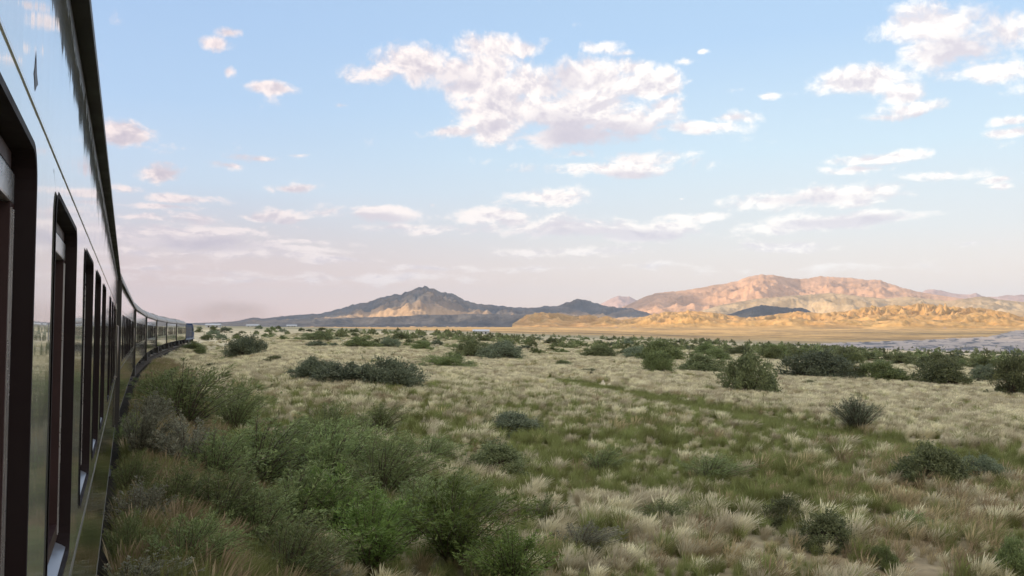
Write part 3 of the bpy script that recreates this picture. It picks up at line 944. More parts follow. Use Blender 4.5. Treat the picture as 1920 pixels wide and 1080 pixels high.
def place(root, k):
    """coach k of the train, 0 = the one the photograph was taken from"""
    piv = PIV.copy(); th = TH0
    if k == 0:
        u, n = dirs(th); p = piv - u * (GAPC / 2 + L)
    else:
        for j in range(1, k):
            piv = piv + dirs(TH0 - TURN * j)[0] * PITCHC
        th = TH0 - TURN * k
        u, n = dirs(th); p = piv + u * GAPC / 2
    # local x forward, y to the right of travel: mirror by rotating, y right = -left
    root.location = (p[0], p[1], 0)
    root.rotation_euler = (0, 0, R(th) + math.pi / 2)
    return u, n
# local +y points to the left of travel for this rotation, and the train is symmetric enough that the camera side is local -y
ORD = ['nearest coach, filling the left edge, with big black framed windows and soot under its gutter',
       'second coach of the train, its grey roof rising beyond the first dark gap',
       'third coach of the train, behind the second dark gangway gap',
       'fourth coach of the train, where the line begins to bend right',
       'fifth coach of the train, in the middle of the bend',
       'sixth coach of the train, one coach short of the blue locomotive',
       'leading coach of the train, coupled right behind the blue locomotive']
c0 = make_coach(ORD[0], first=True)
place(c0, 0)
# a small dark mark on the wall above the windows
bm = bmesh.new()
sx = CAMS + 1.47
pts = [(sx, CAMZ + .427), (sx - .012, CAMZ + .395), (sx - .022, CAMZ + .384), (sx - .012, CAMZ + .378), (sx, CAMZ + .362), (sx + .018, CAMZ + .374), (sx + .04, CAMZ + .384), (sx + .018, CAMZ + .395)]
for s in (-1,):
    v = [bm.verts.new((a, s * (HW + .0006), b)) for a, b in pts]
    f = bm.faces.new(v)
bm_obj('paint_chip', bm, simple('old_dark_paint', (.03, .03, .045), .5), c0)
c1 = make_coach(ORD[1], near=True)
place(c1, 1)
for k in range(2, 7):
    c = copy_tree(c1); c['label'] = ORD[k]
    place(c, k)

# ------------------------------------------------------------------ locomotive
def make_loco():
    root = empty('locomotive')
    tag(root, 'blue diesel locomotive at the head of the train', 'locomotive')
    LL = 17.2; w = 1.45
    zb = RZ['bottom'] + .12; zt = CAMZ + .78
    def extr(name, prof, y, m, parent=root, bev=0):
        bm = bmesh.new()
        a = [bm.verts.new((p, -y, q)) for p, q in prof]; b = [bm.verts.new((p, y, q)) for p, q in prof]
        f1 = bm.faces.new(a); f2 = bm.faces.new(b[::-1])
        n = len(prof)
        for i in range(n): bm.faces.new((a[i], b[i], b[(i + 1) % n], a[(i + 1) % n]))
        if bev: bmesh.ops.bevel(bm, geom=list(bm.edges), offset=bev, segments=2, affect='EDGES')
        bmesh.ops.recalc_face_normals(bm, faces=bm.faces)
        return bm_obj(name, bm, m, parent)
    body = extr('engine_hood', [(0, zb), (12.6, zb), (12.6, zt), (0.4, zt), (0, zt - .35)], w - .06, M_blue, bev=.08)
    cab = extr('cab', [(12.62, zb), (16.9, zb), (17.15, zb + .5), (17.1, CAMZ - .35), (15.6, CAMZ + .42), (14.2, zt - .02), (13.2, zt + .20), (12.62, zt + .22)], w, M_blue, bev=.09)
    extr('frame', [(-.1, zb - .28), (17.3, zb - .28), (17.3, zb - .004), (-.1, zb - .004)], w + .04, M_bluelt, bev=.02)
    for s in (-1, 1):                                 # windscreens, side windows of the cab
        bm = bmesh.new()
        y0, y1 = sorted((s * .10, s * 1.15))
        v = [bm.verts.new(p) for p in ((16.75, y0, CAMZ - .17), (16.75, y1, CAMZ - .17), (15.75, y1, CAMZ + .34), (15.75, y0, CAMZ + .34))]
        for q in v: q.co.x += .05; q.co.z += .03
        bm.faces.new(v)
        bm_obj('windscreen', bm, M_glass, cab)
    for x0, x1 in ((13.5, 14.4), (14.6, 15.5)):
        bm = bmesh.new()
        box(bm, x0, x1, -w - .012, -w - .003, CAMZ - .35, CAMZ + .22, bev=.002)
        bm_obj('side_window', bm, M_glass, cab)
    bm = bmesh.new()
    box(bm, 12.9, 13.4, -w - .010, -w - .002, zb + .05, CAMZ + .45, bev=.002)
    bm_obj('door', bm, M_blue, cab)
    mg = simple('dark_grille', (.02, .03, .055), .5)
    for k in range(9):
        bm = bmesh.new()
        box(bm, .8 + k * 1.28, 1.8 + k * 1.28, -w + .05, -w + .058, zb + .25, zt - .35, bev=.003)
        bm_obj('vent_grille', bm, mg, body)
    for a, b, h in ((3.0, 4.4, .22), (6.0, 8.4, .18)):
        bm = bmesh.new()
        box(bm, a, b, -.7, .7, zt - .02, zt + h, bev=.05)
        bm_obj('radiator', bm, M_soot, body)
    bm = bmesh.new()
    cyl(bm, (10.4, 0, zt - .02), (10.4, 0, zt + .3), .22)
    bm_obj('exhaust', bm, M_soot, body)
    for s in (-.35, .35):
        bm = bmesh.new()
        cyl(bm, (15.9, s, zt + .02), (16.2, s, zt + .02), .12, n=16)
        bm_obj('headlight', bm, M_lamp, cab)
    bm = bmesh.new()
    for x0 in (.2, 12.55): cyl(bm, (x0, -w - .02, zb), (x0, -w - .02, zb + 1.0), .02, n=6)
    cyl(bm, (.2, -w - .02, zb + 1), (12.55, -w - .02, zb + 1.0), .02, n=6)
    bm_obj('handrail', bm, M_bluelt, root)
    for bx_ in (3.2, 13.6):
        bm = bmesh.new()
        for s in (-1, 1):
            y0, y1 = sorted((s * .95, s * 1.1))
            box(bm, bx_ - 2.2, bx_ + 2.2, y0, y1, .4, .75, bev=.04)
            for q in (-1.6, 0, 1.6): box(bm, bx_ + q - .2, bx_ + q + .2, s * 1.02 - .14, s * 1.02 + .14, .25, .62, bev=.03)
        bg = bm_obj('bogie', bm, M_under, root)
        for q in (-1.6, 0, 1.6):
            bm = bmesh.new()
            for s in (-1, 1): cyl(bm, (bx_ + q, s * .68, .5), (bx_ + q, s * .82, .5), .5, n=28)
            cyl(bm, (bx_ + q, -.7, .5), (bx_ + q, .7, .5), .08)
            bm_obj('wheel', bm, M_steel, bg)
    bm = bmesh.new()
    box(bm, 6.2, 10.2, -1.25, 1.25, .25, zb - .29, bev=.12)
    bm_obj('fuel_tank', bm, M_under, root)
    bm = bmesh.new()
    box(bm, 17.3, 17.42, -1.3, 1.3, .15, zb - .05, bev=.02)
    bm_obj('cowcatcher', bm, M_under, root)
    return root
loco = make_loco()
place(loco, 7)

# ------------------------------------------------------------------ track
def arc(s, off, z):
    """point on the line s metres past the first pivot, off metres to the right"""
    a = R(TH0 - TURN / 2) - s / RAD
    n = np.array([math.cos(a), math.sin(a)])
    p = CC - n * (RAD - off)
    return (p[0], p[1], z)
def sweep(name, prof, m, s0, s1, ds, kind='structure'):
    ss = np.arange(s0, s1, ds); k = len(prof); vs = []
    for s in ss:
        for o, z in prof: vs.append(arc(s, o, z))
    fs = [(i * k + j, (i + 1) * k + j, (i + 1) * k + (j + 1) % k, i * k + (j + 1) % k) for i in range(len(ss) - 1) for j in range(k)]
    return tag(np_mesh(name, vs, fs, [m]), kind=kind)
for o in (-.5335, .5335):
    sweep('rail', [(o - .07, -.15), (o + .07, -.15), (o + .035, -.05), (o + .035, 0), (o - .035, 0), (o - .035, -.05)], M_steel, -30, 152, 2.0)
vs, fs = [], []
for s in np.arange(-28, 151, .7):
    b = len(vs)
    for ds in (-.12, .12):
        for o in (-1.05, 1.05):
            for z in (-.34, -.155):
                vs.append(arc(s + ds, o, z))
    fs += [(b+0,b+1,b+3,b+2),(b+4,b+6,b+7,b+5),(b+0,b+4,b+5,b+1),(b+2,b+3,b+7,b+6),(b+0,b+2,b+6,b+4),(b+1,b+5,b+7,b+3)]
tag(np_mesh('railway_sleepers', vs, fs, [simple('sleeper_concrete', (.10, .09, .08), .9, nscale=6)]), kind='structure')

# ------------------------------------------------------------------ diesel smoke over the locomotive
def smoke():
    m = bpy.data.materials.new('diesel_smoke'); m.use_nodes = True; m.node_tree.nodes.clear()
    w = NT(m.node_tree); o = w.n('ShaderNodeOutputMaterial'); p = w.n('ShaderNodeVolumePrincipled')
    oc = w.n('ShaderNodeTexCoord').outputs['Object']
    gen = w.n('ShaderNodeTexCoord').outputs['Generated']
    e = w.vm('LENGTH', w.vm('SUBTRACT', gen, (.5, .5, .5)))
    n = w.noise(oc, .16, 6, .68)
    d = w.m('MULTIPLY', w.maprange(n, .40, .62, smooth=True), w.maprange(e, .18, .50, 1, 0, smooth=True))
    w.link(w.m('MULTIPLY', d, .018), p.inputs['Density'])
    p.inputs['Color'].default_value = (.46, .37, .33, 1)
    w.link(p.outputs[0], o.inputs['Volume'])
    bm = bmesh.new()
    bmesh.ops.create_icosphere(bm, subdivisions=4, radius=1)
    for v in bm.verts:
        k = 1 + .18 * mnoise.noise(v.co * 2.1)
        v.co = Vector((v.co.x * 14 * k, v.co.y * 20 * k, v.co.z * 3.6 * k))
    ob = bm_obj('smoke', bm, m)
    u, v = rect(418, 589); Y = 185
    ob.location = (u * Y, Y, CAMZ + v * Y)
    tag(ob, kind='stuff')
smoke()
# ------------------------------------------------------------------ foliage and grass materials
def leaf_mat(name, ca, cb, rough=.6, inst=False):
    """leaf colour runs from ca to cb with the clump it belongs to; every plant is a little different"""
    m, w, b = mat(name)
    t = attr(w, 'tint')[2]
    ri = w.n('ShaderNodeObjectInfo').outputs['Random']
    if inst:
        r2 = attr(w, 'itint', True)[2]
        f = w.m('ADD', w.m('MULTIPLY', t, .6), w.m('MULTIPLY', r2, .4))
    else:
        f = w.m('ADD', w.m('MULTIPLY', t, .7), w.m('MULTIPLY', ri, .3))
        r2 = ri
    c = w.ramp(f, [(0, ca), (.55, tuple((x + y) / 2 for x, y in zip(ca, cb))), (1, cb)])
    h = w.n('ShaderNodeHueSaturation')
    w.link(c, h.inputs['Color'])
    w.link(w.maprange(r2, 0, 1, .8, 1.2), h.inputs['Value'])
    w.link(w.maprange(r2, 0, 1, .485, .515), h.inputs['Hue'])
    w.link(h.outputs[0], b.inputs['Base Color'])
    b.inputs['Roughness'].default_value = rough
    b.inputs['Specular IOR Level'].default_value = .25
    tr = w.n('ShaderNodeBsdfTranslucent'); w.link(h.outputs[0], tr.inputs[0])
    mx = w.n('ShaderNodeMixShader'); mx.inputs[0].default_value = .3
    w.link(b.outputs[0], mx.inputs[1]); w.link(tr.outputs[0], mx.inputs[2])
    out = [n for n in m.node_tree.nodes if n.type == 'OUTPUT_MATERIAL'][0]
    w.link(mx.outputs[0], out.inputs[0])
    return m
M_leafA = leaf_mat('shrub_leaf', (.085, .11, .045), (.26, .31, .13))
M_leafB = leaf_mat('plume_leaf', (.095, .13, .052), (.29, .36, .145))
M_leafC = leaf_mat('dark_leaf', (.080, .10, .050), (.25, .28, .135))
M_leafD = leaf_mat('blue_leaf', (.10, .13, .085), (.26, .30, .19))
M_leafG = leaf_mat('bright_leaf', (.075, .12, .032), (.23, .32, .085))
M_leafS = leaf_mat('grey_seedy_leaf', (.13, .135, .095), (.27, .27, .19))
M_twig = simple('twig_bark', (.085, .065, .045), .9, nscale=20)

rng = np.random.RandomState(5)
def quads_from(centers, dirv, length, width, tint, curl=0.0):
    """diamond leaves: centre, direction, length, width -> verts, faces"""
    n = len(centers)
    d = dirv / (np.linalg.norm(dirv, axis=1, keepdims=True) + 1e-9)
    rnd = rng.normal(size=(n, 3))
    s = np.cross(d, rnd); s /= (np.linalg.norm(s, axis=1, keepdims=True) + 1e-9)
    L_ = length[:, None]; W_ = width[:, None]
    a = centers - d * L_ * .5; b = centers + s * W_ * .5; c = centers + d * L_ * .5; e = centers - s * W_ * .5
    v = np.stack([a, b, c, e], 1).reshape(-1, 3)
    f = np.arange(n * 4).reshape(n, 4)
    return v, f, np.repeat(tint, 4)
def tube_np(p0, p1, r0, r1, k=4):
    d = p1 - p0; d = d / (np.linalg.norm(d) + 1e-9)
    a = np.cross(d, [0.31, .77, .55]); a /= np.linalg.norm(a); b = np.cross(d, a)
    t = np.arange(k) * 2 * np.pi / k
    ring = np.outer(np.cos(t), a) + np.outer(np.sin(t), b)
    v = np.vstack([p0 + ring * r0, p1 + ring * r1])
    f = [[i, (i + 1) % k, k + (i + 1) % k, k + i] for i in range(k)]
    return v, np.array(f)
class Acc:
    def __init__(s): s.v = []; s.f = []; s.t = []; s.n = 0
    def add(s, v, f, t=None):
        s.v.append(v); s.f.append(f + s.n); s.n += len(v)
        s.t.append(np.zeros(len(v)) if t is None else t)
    def mesh(s, name, m):
        return np_mesh(name, np.vstack(s.v), np.vstack(s.f), [m], {'tint': np.concatenate(s.t)}, link=False)
def dome(seed, m, w=1.0, h=.62, clumps=80, per=75, leaf=.035, lean=.1, flat=.0):
    """rounded many-stemmed shrub, one metre across at w=1 half width .5; leaf clumps on branching twigs"""
    global rng
    rng = np.random.RandomState(seed)
    fo, st = Acc(), Acc()
    ph = rng.rand(clumps) * 2 * np.pi
    cz = rng.rand(clumps) ** .8
    rad = np.sqrt(np.clip(1 - cz ** 2, 0, 1)) * (.45 + .55 * rng.rand(clumps) ** .5)
    wob = 1 + .28 * np.sin(ph * 2 + seed) + .18 * np.sin(ph * 5 + seed * 2)
    C_ = np.stack([np.cos(ph) * rad * .46 * w * wob, np.sin(ph) * rad * .46 * w * wob, (.06 + cz * (.82 + .18 * rng.rand(clumps))) * h], 1)
    C_[:, 2] *= (1 + .22 * np.sin(ph * 3 + seed * 1.7))
    for c in C_:
        base = np.array([c[0] * .015, c[1] * .015, 0.0])
        mid = base * .5 + c * .5 + np.array([0, 0, .03]) + rng.normal(size=3) * .015
        for p, q, r0, r1 in ((base, mid, .008, .005), (mid, c, .005, .002)):
            v, f = tube_np(p, q, r0, r1); st.add(v, f)
        sg = rng.uniform(.035, .075) * w
        n = int(per * rng.uniform(.5, 1.5))
        P = c + rng.normal(size=(n, 3)) * np.array([sg, sg, sg * .75])
        P[:, 2] = np.maximum(P[:, 2], .01)
        D = rng.normal(size=(n, 3)) + (P - np.array([0, 0, .1])) * 2.0 + np.array([0, 0, .6])
        L_ = leaf * rng.uniform(.6, 1.5, n)
        tt = np.clip(rng.rand() * .75 + rng.normal(size=n) * .14, 0, 1)
        fo.add(*quads_from(P, D, L_, L_ * .42, tt))
    # a few shoots stand out of the crown
    for k in range(16):
        c = C_[rng.randint(clumps)]
        d = c / (np.linalg.norm(c) + 1e-6) + rng.normal(size=3) * .25 + np.array([0, 0, .4])
        t = np.linspace(0, 1, 26)[:, None]
        P = c + d * t * .16 * w + rng.normal(size=(26, 3)) * .008
        fo.add(*quads_from(P, d + rng.normal(size=(26, 3)) * .8, np.full(26, leaf * .8), np.full(26, leaf * .3), np.full(26, rng.rand())))
    return fo.mesh('foliage', m), st.mesh('stem', M_twig)
def plume(seed, m, stems=46, hgt=1.0, spread=.5, leafn=150, leaf=.035, narrow=.22, droop=.15, side=.13):
    """feathery shrub of upright plumes"""
    global rng
    rng = np.random.RandomState(seed)
    fo, st = Acc(), Acc()
    for i in range(stems):
        a = rng.rand() * 2 * np.pi; k = rng.rand() ** .7
        b0 = np.array([math.cos(a), math.sin(a), 0]) * .012 * k * rng.uniform(.5, 2)
        top = np.array([math.cos(a) * spread * k, math.sin(a) * spread * k, hgt * (1 - .38 * k) * rng.uniform(.75, 1.08)])
        ctrl = np.array([top[0] * .35, top[1] * .35, top[2] * .62]) + rng.normal(size=3) * .03
        top[:2] += np.array([droop, droop * .3]) * rng.uniform(.3, 1)
        T = np.linspace(0, 1, 9)[:, None]
        pts = (1 - T) ** 2 * b0 + 2 * (1 - T) * T * ctrl + T ** 2 * top
        for p, q, r0 in zip(pts[:-1], pts[1:], np.linspace(.008, .002, 8)):
            v, f = tube_np(p, q, r0, r0 * .8, 3); st.add(v, f)
        n = int(leafn * rng.uniform(.6, 1.3))
        t = rng.uniform(.18, 1.0, n)[:, None]
        P = (1 - t) ** 2 * b0 + 2 * (1 - t) * t * ctrl + t ** 2 * top
        ax = top - ctrl; ax /= np.linalg.norm(ax)
        wid = side * np.sin(np.clip(t * 1.02, 0, 1) * np.pi) ** .7 * .6 + .012
        off = rng.normal(size=(n, 3)); off -= (off @ ax)[:, None] * ax
        off /= np.linalg.norm(off, axis=1, keepdims=True)
        ra = rng.rand(n)[:, None] ** .6
        P = P + off * wid * ra + ax * wid * ra * .8
        D = ax * 1.1 + off * .8 + rng.normal(size=(n, 3)) * .35
        L_ = leaf * rng.uniform(.6, 1.6, n)
        base = rng.rand() * .6
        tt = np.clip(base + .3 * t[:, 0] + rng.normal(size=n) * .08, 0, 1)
        fo.add(*quads_from(P, D, L_, L_ * narrow, tt))
    return fo.mesh('foliage', m), st.mesh('stem', M_twig)

PROTO = {
 'dome': [dome(3, M_leafA, clumps=115, per=100, leaf=.04), dome(8, M_leafA, clumps=125, h=.55, per=95, leaf=.04), dome(14, M_leafA, w=1.1, h=.5, clumps=110, per=95, leaf=.04)],
 'dark': [dome(21, M_leafC, h=.5, clumps=120, per=95, leaf=.04), dome(27, M_leafC, h=.62, clumps=125, per=95, leaf=.04)],
 'blue': [dome(33, M_leafD, h=.6, clumps=115, per=95, leaf=.04), dome(37, M_leafD, h=.48, clumps=120, per=95, leaf=.04)],
 'plume': [plume(41, M_leafB), plume(43, M_leafB, stems=56, spread=.62, hgt=.9), plume(47, M_leafB, stems=38, spread=.42, hgt=1.1)],
 'bright': [plume(51, M_leafG, stems=60, spread=.6, hgt=.85, leaf=.03), plume(53, M_leafG, stems=50, spread=.5, hgt=.95)],
 'seedy': [plume(57, M_leafS, stems=34, spread=.38, hgt=1.1, leaf=.03, narrow=.35, side=.09), plume(59, M_leafS, stems=40, spread=.45, hgt=1.0, leaf=.03, narrow=.35, side=.08)],
 'spiky': [plume(61, M_leafB, stems=30, spread=.42, hgt=1.0, leafn=110, leaf=.05, narrow=.16, side=.045)],
 'broom': [plume(67, M_leafD, stems=130, spread=.42, hgt=1.0, leafn=90, leaf=.032, narrow=.18, side=.06, droop=.0)],
}
def far_mesh(seed, m):
    """the same dome seen from far away: fewer, larger leaves"""
    return dome(seed, m, clumps=46, per=40, leaf=.085)[0]
FARP = {'dome': [far_mesh(71, M_leafA), far_mesh(72, M_leafA), far_mesh(75, M_leafA)], 'dark': [far_mesh(73, M_leafC)], 'blue': [far_mesh(74, M_leafD)]}
def shrub(px, py, wpx, hpx, kind, label, group=None, rr_=None, name=None, cat=None):
    """px, py: foot of the shrub in the photograph; wpx, hpx: how wide and high it looks"""
    x, y, z = gp(px, py)
    wm = wpx / 1600 * y; hm = hpx / 1600 * y
    far = wpx < 46 and kind in FARP
    nm = name or ('feathery_shrub' if kind in ('plume', 'bright', 'seedy', 'spiky') else 'round_shrub' if kind in ('dome', 'dark', 'blue') else 'broom_bush')
    lst = (FARP if far else PROTO)[kind]
    k = random.randrange(len(lst))
    pr = lst[k]
    me = pr if far else pr[0]
    key = (me.name)
    if key not in DIM:
        co = np.empty(len(me.vertices) * 3, np.float32); me.vertices.foreach_get('co', co); co = co.reshape(-1, 3)
        DIM[key] = (np.percentile(co[:, 0], 99.5) - np.percentile(co[:, 0], .5), np.percentile(co[:, 2], 99.5))
    dw, dh = DIM[key]
    kw = (1.2 if group is None else 1.0) if kind in ('dome', 'dark', 'blue', 'broom') else 1.0
    sx = kw * wm / dw; sz = kw * hm / dh
    if far:
        o = bpy.data.objects.new(nm, me); S.collection.objects.link(o)
    else:
        o = empty(nm)
        for m_, n_ in ((pr[0], 'foliage'), (pr[1], 'stem')):
            c = bpy.data.objects.new(n_, m_); S.collection.objects.link(c); c.parent = o
    o.location = (x, y, z - .03)
    o.scale = (sx, sx * .95, sz)
    o.rotation_euler = (0, 0, random.uniform(-.5, .5) if kind in ('spiky', 'broom', 'plume') else random.uniform(0, 6.28))
    tag(o, label, cat or 'shrub', group)
    return o
DIM = {}
NAMED = [
 (463,671,56,36,'blue','dark blue-green round shrub alone in pale grass right of the locomotive'),
 (514,681,32,13,'dark','low dark shrub just right of the round blue-green one near the train'),
 (398,691,32,9,'dark','flat sparse green shrub lying in pale grass below the locomotive'),
 (362,664,52,20,'dome','scrubby grey-green bush against the track below the locomotive'),
 (592,717,100,40,'blue','left end of the long dark thicket in pale grass, left of centre'),
 (655,722,120,36,'blue','low middle shrub of the long dark thicket in pale grass'),
 (728,727,90,48,'blue','taller right end of the long dark thicket in pale grass'),
 (598,640,50,15,'dark','dark shrub in front of the left foot of the blue peak'),
 (593,652,44,12,'blue','low grey-green shrub just below the dark one under the blue peak'),
 (678,654,66,18,'dome','wide green shrub under the left slope of the blue peak'),
 (836,692,80,26,'dome','bright green low shrub in pale grass below the summit of the peak'),
 (886,673,62,30,'dark','dark shrub joined to the left side of the wide grey-green one'),
 (940,675,72,30,'blue','wide grey-green domed shrub just right of a darker one, mid plain'),
 (1124,672,58,20,'dark','dark ragged shrub on the pale plain right of centre'),
 (1056,688,46,11,'dark','small flat dark shrub alone on the pale plain near the centre'),
 (1100,701,42,9,'dark','very low dark shrub on pale grass above the ditch'),
 (1235,701,64,36,'dome','deep green shrub standing in front of a paler one, centre right'),
 (1240,678,96,34,'dome','pale green shrub behind the deep green one, centre right'),
 (1316,703,96,32,'dark','wide dark green shrub, second from the lone round one'),
 (1405,742,92,66,'dark','lone round olive shrub, largest on the pale plain right of centre'),
 (1436,742,44,20,'dome','low offshoot at the right foot of the lone round olive shrub'),
 (1536,713,92,48,'blue','tall grey-green shrub at the left of the large group on the right'),
 (1590,712,64,30,'dark','dark shrub squeezed between two grey-green ones on the right'),
 (1652,717,98,32,'dome','wide low green shrub in the middle of the right-hand group'),
 (1766,725,106,44,'dark','big dark shrub with a twiggy top toward the right edge'),
 (1848,719,62,30,'blue','pale grey-green shrub between two dark ones near the right edge'),
 (1908,745,84,68,'dark','dark shrub cut by the right edge of the photograph'),
 (1520,723,56,9,'dark','thin flat dark shrub in front of the right-hand group'),
 (1608,812,74,58,'broom','lone upright broom-like bush beside bare soil on the right'),
 (1745,908,130,62,'dark','dark dense shrub in tall brown grass at the right'),
 (1470,985,100,44,'dark','blackish low shrub at lower right, above another dark one'),
 (1548,1028,120,58,'dark','lower and larger of two blackish shrubs in the lower right'),
 (1658,1068,54,38,'dome','small green shrub near the bottom edge, right of the blackish pair'),
 (1905,1085,80,66,'dome','green shrub in the bottom right corner'),
 (932,890,136,52,'dark','low dark green shrub in grass just below the centre'),
 (965,812,84,34,'blue','grey-green low shrub in feathery grass, centre'),
 (1125,892,92,56,'spiky','pale blue-green shrub standing in green grass, centre right'),
 (715,814,92,50,'plume','small feathery shrub in pale grass right of the big thicket'),
 (612,846,112,78,'plume','rounded feathery shrub on the upper right edge of the big thicket'),
 (835,950,130,70,'spiky','shrub of dark upright spikes right of the big thicket'),
 (1010,985,92,58,'spiky','green shrub of loose upright shoots in brown grass, lower centre'),
 (345,815,190,112,'plume','tall dark green feathery shrub at the top of the big thicket beside the train'),
 (440,815,104,88,'plume','green feathery shrub right beside the tallest one at the thicket top'),
 (262,880,96,112,'seedy','pale seedy shrub closest to the train side'),
 (345,900,120,100,'seedy','pale shrub with seedy tips beneath the tallest shrub of the thicket'),
 (480,930,210,130,'plume','broad mid green feathery shrub in the middle of the thicket'),
 (620,930,170,120,'plume','feathery shrub right of the broad one in the middle of the thicket'),
 (715,945,190,110,'plume','dark feathery shrub on the right flank of the thicket'),
 (560,1010,190,120,'plume','olive feathery shrub low in the middle of the thicket'),
 (410,1015,190,120,'plume','dark feathery shrub in the deep shade of the lower thicket'),
 (540,905,66,80,'seedy','grey seedy shoots rising from the middle of the thicket'),
 (700,1075,190,130,'bright','yellow-green shrub at the bottom edge left of centre'),
 (850,1062,210,140,'bright','bright green shrub, largest at the bottom edge'),
 (960,1105,170,100,'bright','bright green shrub right of the largest one at the bottom edge'),
 (540,1115,200,120,'plume','dark shrub cut by the bottom edge, left of the yellow-green one'),
 (590,1120,120,60,'seedy','grey shoots on the bottom edge in front of the thicket'),
 (250,1150,150,90,'seedy','brownish seedy shrub in the bottom left beside the train'),
]
NAMED += [
 (300,760,110,60,'plume','dark feathery shrub at the foot of the embankment, farthest of the thicket'),
 (245,950,80,90,'plume','shaded green shrub hard against the train, halfway down the frame'),
 (262,1010,110,90,'seedy','grey-brown seedy shrub hard against the train near the bottom'),
 (330,985,130,100,'plume','dark shrub low in the thicket, second from the train'),
 (400,930,150,110,'plume','green shrub under the seedy pair, left side of the thicket'),
 (560,890,130,90,'plume','pale green shrub behind the broad one in the thicket middle'),
 (680,885,120,80,'plume','low olive shrub behind the right flank of the thicket'),
 (780,1010,150,100,'plume','olive shrub between the dark spikes and the bright green one'),
 (640,1000,160,110,'bright','fresh green shrub in the lower middle of the thicket'),
 (480,1060,170,120,'plume','dark olive shrub near the bottom edge, left of centre'),
 (350,1090,170,110,'plume','dim green shrub on the bottom edge near the train'),
 (890,985,110,70,'plume','low feathery shrub right of the spiky one, in pale grass'),
 (1090,1040,110,50,'seedy','grey seedy tuft-like shrub in brown grass at the bottom centre'),
 (1250,985,100,40,'plume','low green shrub in the green grass below the centre right'),
 (1330,905,120,44,'plume','low leafy shrub in the middle of the green grass patch'),
 (805,870,110,46,'plume','low dark leafy shrub between the thicket and the central dark one'),
 (1840,900,90,40,'blue','low grey-green shrub right of the dense dark one in brown grass'),
 (238,855,60,70,'plume','narrow dark shrub between the train and the pale seedy shrub'),
 (232,1075,80,100,'plume','dark shrub in the very bottom left, touching the train in view'),
 (285,815,70,70,'seedy','grey seedy shrub at the track edge under the tallest shrub'),
 (1700,1000,80,36,'plume','small leafy shrub in brown grass at the lower right'),
]
for t_ in NAMED:
    k_ = 1.18 if t_[4] in ('plume', 'bright', 'seedy') else 1.0
    shrub(t_[0], t_[1], t_[2] * k_, t_[3] * k_, t_[4], t_[5])

# belts of scrub over the plain, each shrub its own thing
ORDN = ['first','second','third','fourth','fifth','sixth','seventh','eighth','ninth','tenth','eleventh','twelfth','thirteenth','fourteenth','fifteenth','sixteenth','seventeenth','eighteenth','nineteenth','twentieth','twenty-first','twenty-second']
def belt(n, x0, x1, y0, y1, wr, asp, label, group, kinds, seed, ypow=1.0, rows=None):
    rs = random.Random(seed)
    placed = 0; tries = 0; made = []
    while placed < n and tries < n * 8:
        tries += 1
        px = rs.uniform(x0, x1); f = rs.random() ** ypow
        py = y0(px) + (y1(px) - y0(px)) * f
        w_ = (wr[0] + (wr[1] - wr[0]) * f) * rs.uniform(.6, 1.35)
        if rs.random() < .25 and float(fbm(np.array([px / 70.]), np.array([py / 14.]), 2)[0]) < 0: continue
        if any(abs(px - a[0]) < (w_ + a[2]) * .42 and abs(py - a[1]) < 5 for a in OCC): continue
        OCC.append((px, py, w_))
        kd = rs.choice(kinds)
        made.append((px, py, kd, w_, shrub(px, py, w_, w_ * rs.uniform(*asp), kd, label, group)))
        placed += 1
    if rows:                                       # tell them apart by colour, row and order
        made.sort(key=lambda t: (t[1] - y0(t[0])) / (y1(t[0]) - y0(t[0])))
        per = -(-len(made) // len(rows))
        for i, rn in enumerate(rows):
            row = sorted(made[i * per:(i + 1) * per], key=lambda t: -t[0])
            for j, t in enumerate(row):
                col = {'dome': 'green', 'dark': 'dark green', 'blue': 'grey-green'}[t[2]]
                t[4]['label'] = '%s shrub, %s from the right, %s of %s' % (col, ORDN[j], rn, label)
OCC = [(t_[0], t_[1], t_[2]) for t_ in NAMED]
edge_l = lambda px: np.interp(px, [380, 700, 900, 1100, 1400, 1650, 1920], [612, 625, 633, 638, 648, 658, 668])
belt(120, 560, 1990, lambda p: edge_l(p) - 1, lambda p: edge_l(p) + 13, (15, 34), (.28, .45), 'small green shrub in the far belt of scrub at the edge of the plain', 'shrubs of the far scrub belt', ['dome', 'dome', 'blue', 'dark'], 1)
belt(60, 1150, 1990, lambda p: edge_l(p) + 10, lambda p: edge_l(p) + 34, (26, 62), (.32, .5), 'the right-hand scrub', 'shrubs of the right-hand band', ['dome', 'dome', 'blue', 'dark'], 2, rows=['rear row', 'middle row', 'front row'])
belt(34, 600, 1180, lambda p: edge_l(p) + 8, lambda p: edge_l(p) + 32, (22, 44), (.3, .45), 'the scrub below the peak', 'shrubs below the peak', ['dome', 'dome', 'blue'], 3, rows=['rear row', 'front row'])
belt(22, 372, 620, lambda p: 616, lambda p: 640, (14, 34), (.3, .5), 'the scrub beyond the locomotive', 'shrubs on the left rise', ['dome', 'blue', 'dome'], 4, rows=['rear row', 'front row'])
belt(16, 1000, 1900, lambda p: 705, lambda p: 730, (12, 24), (.25, .4), 'tiny bushes in open grass', 'tiny shrubs in the open grass', ['dome', 'dark'], 6, rows=['single line'])

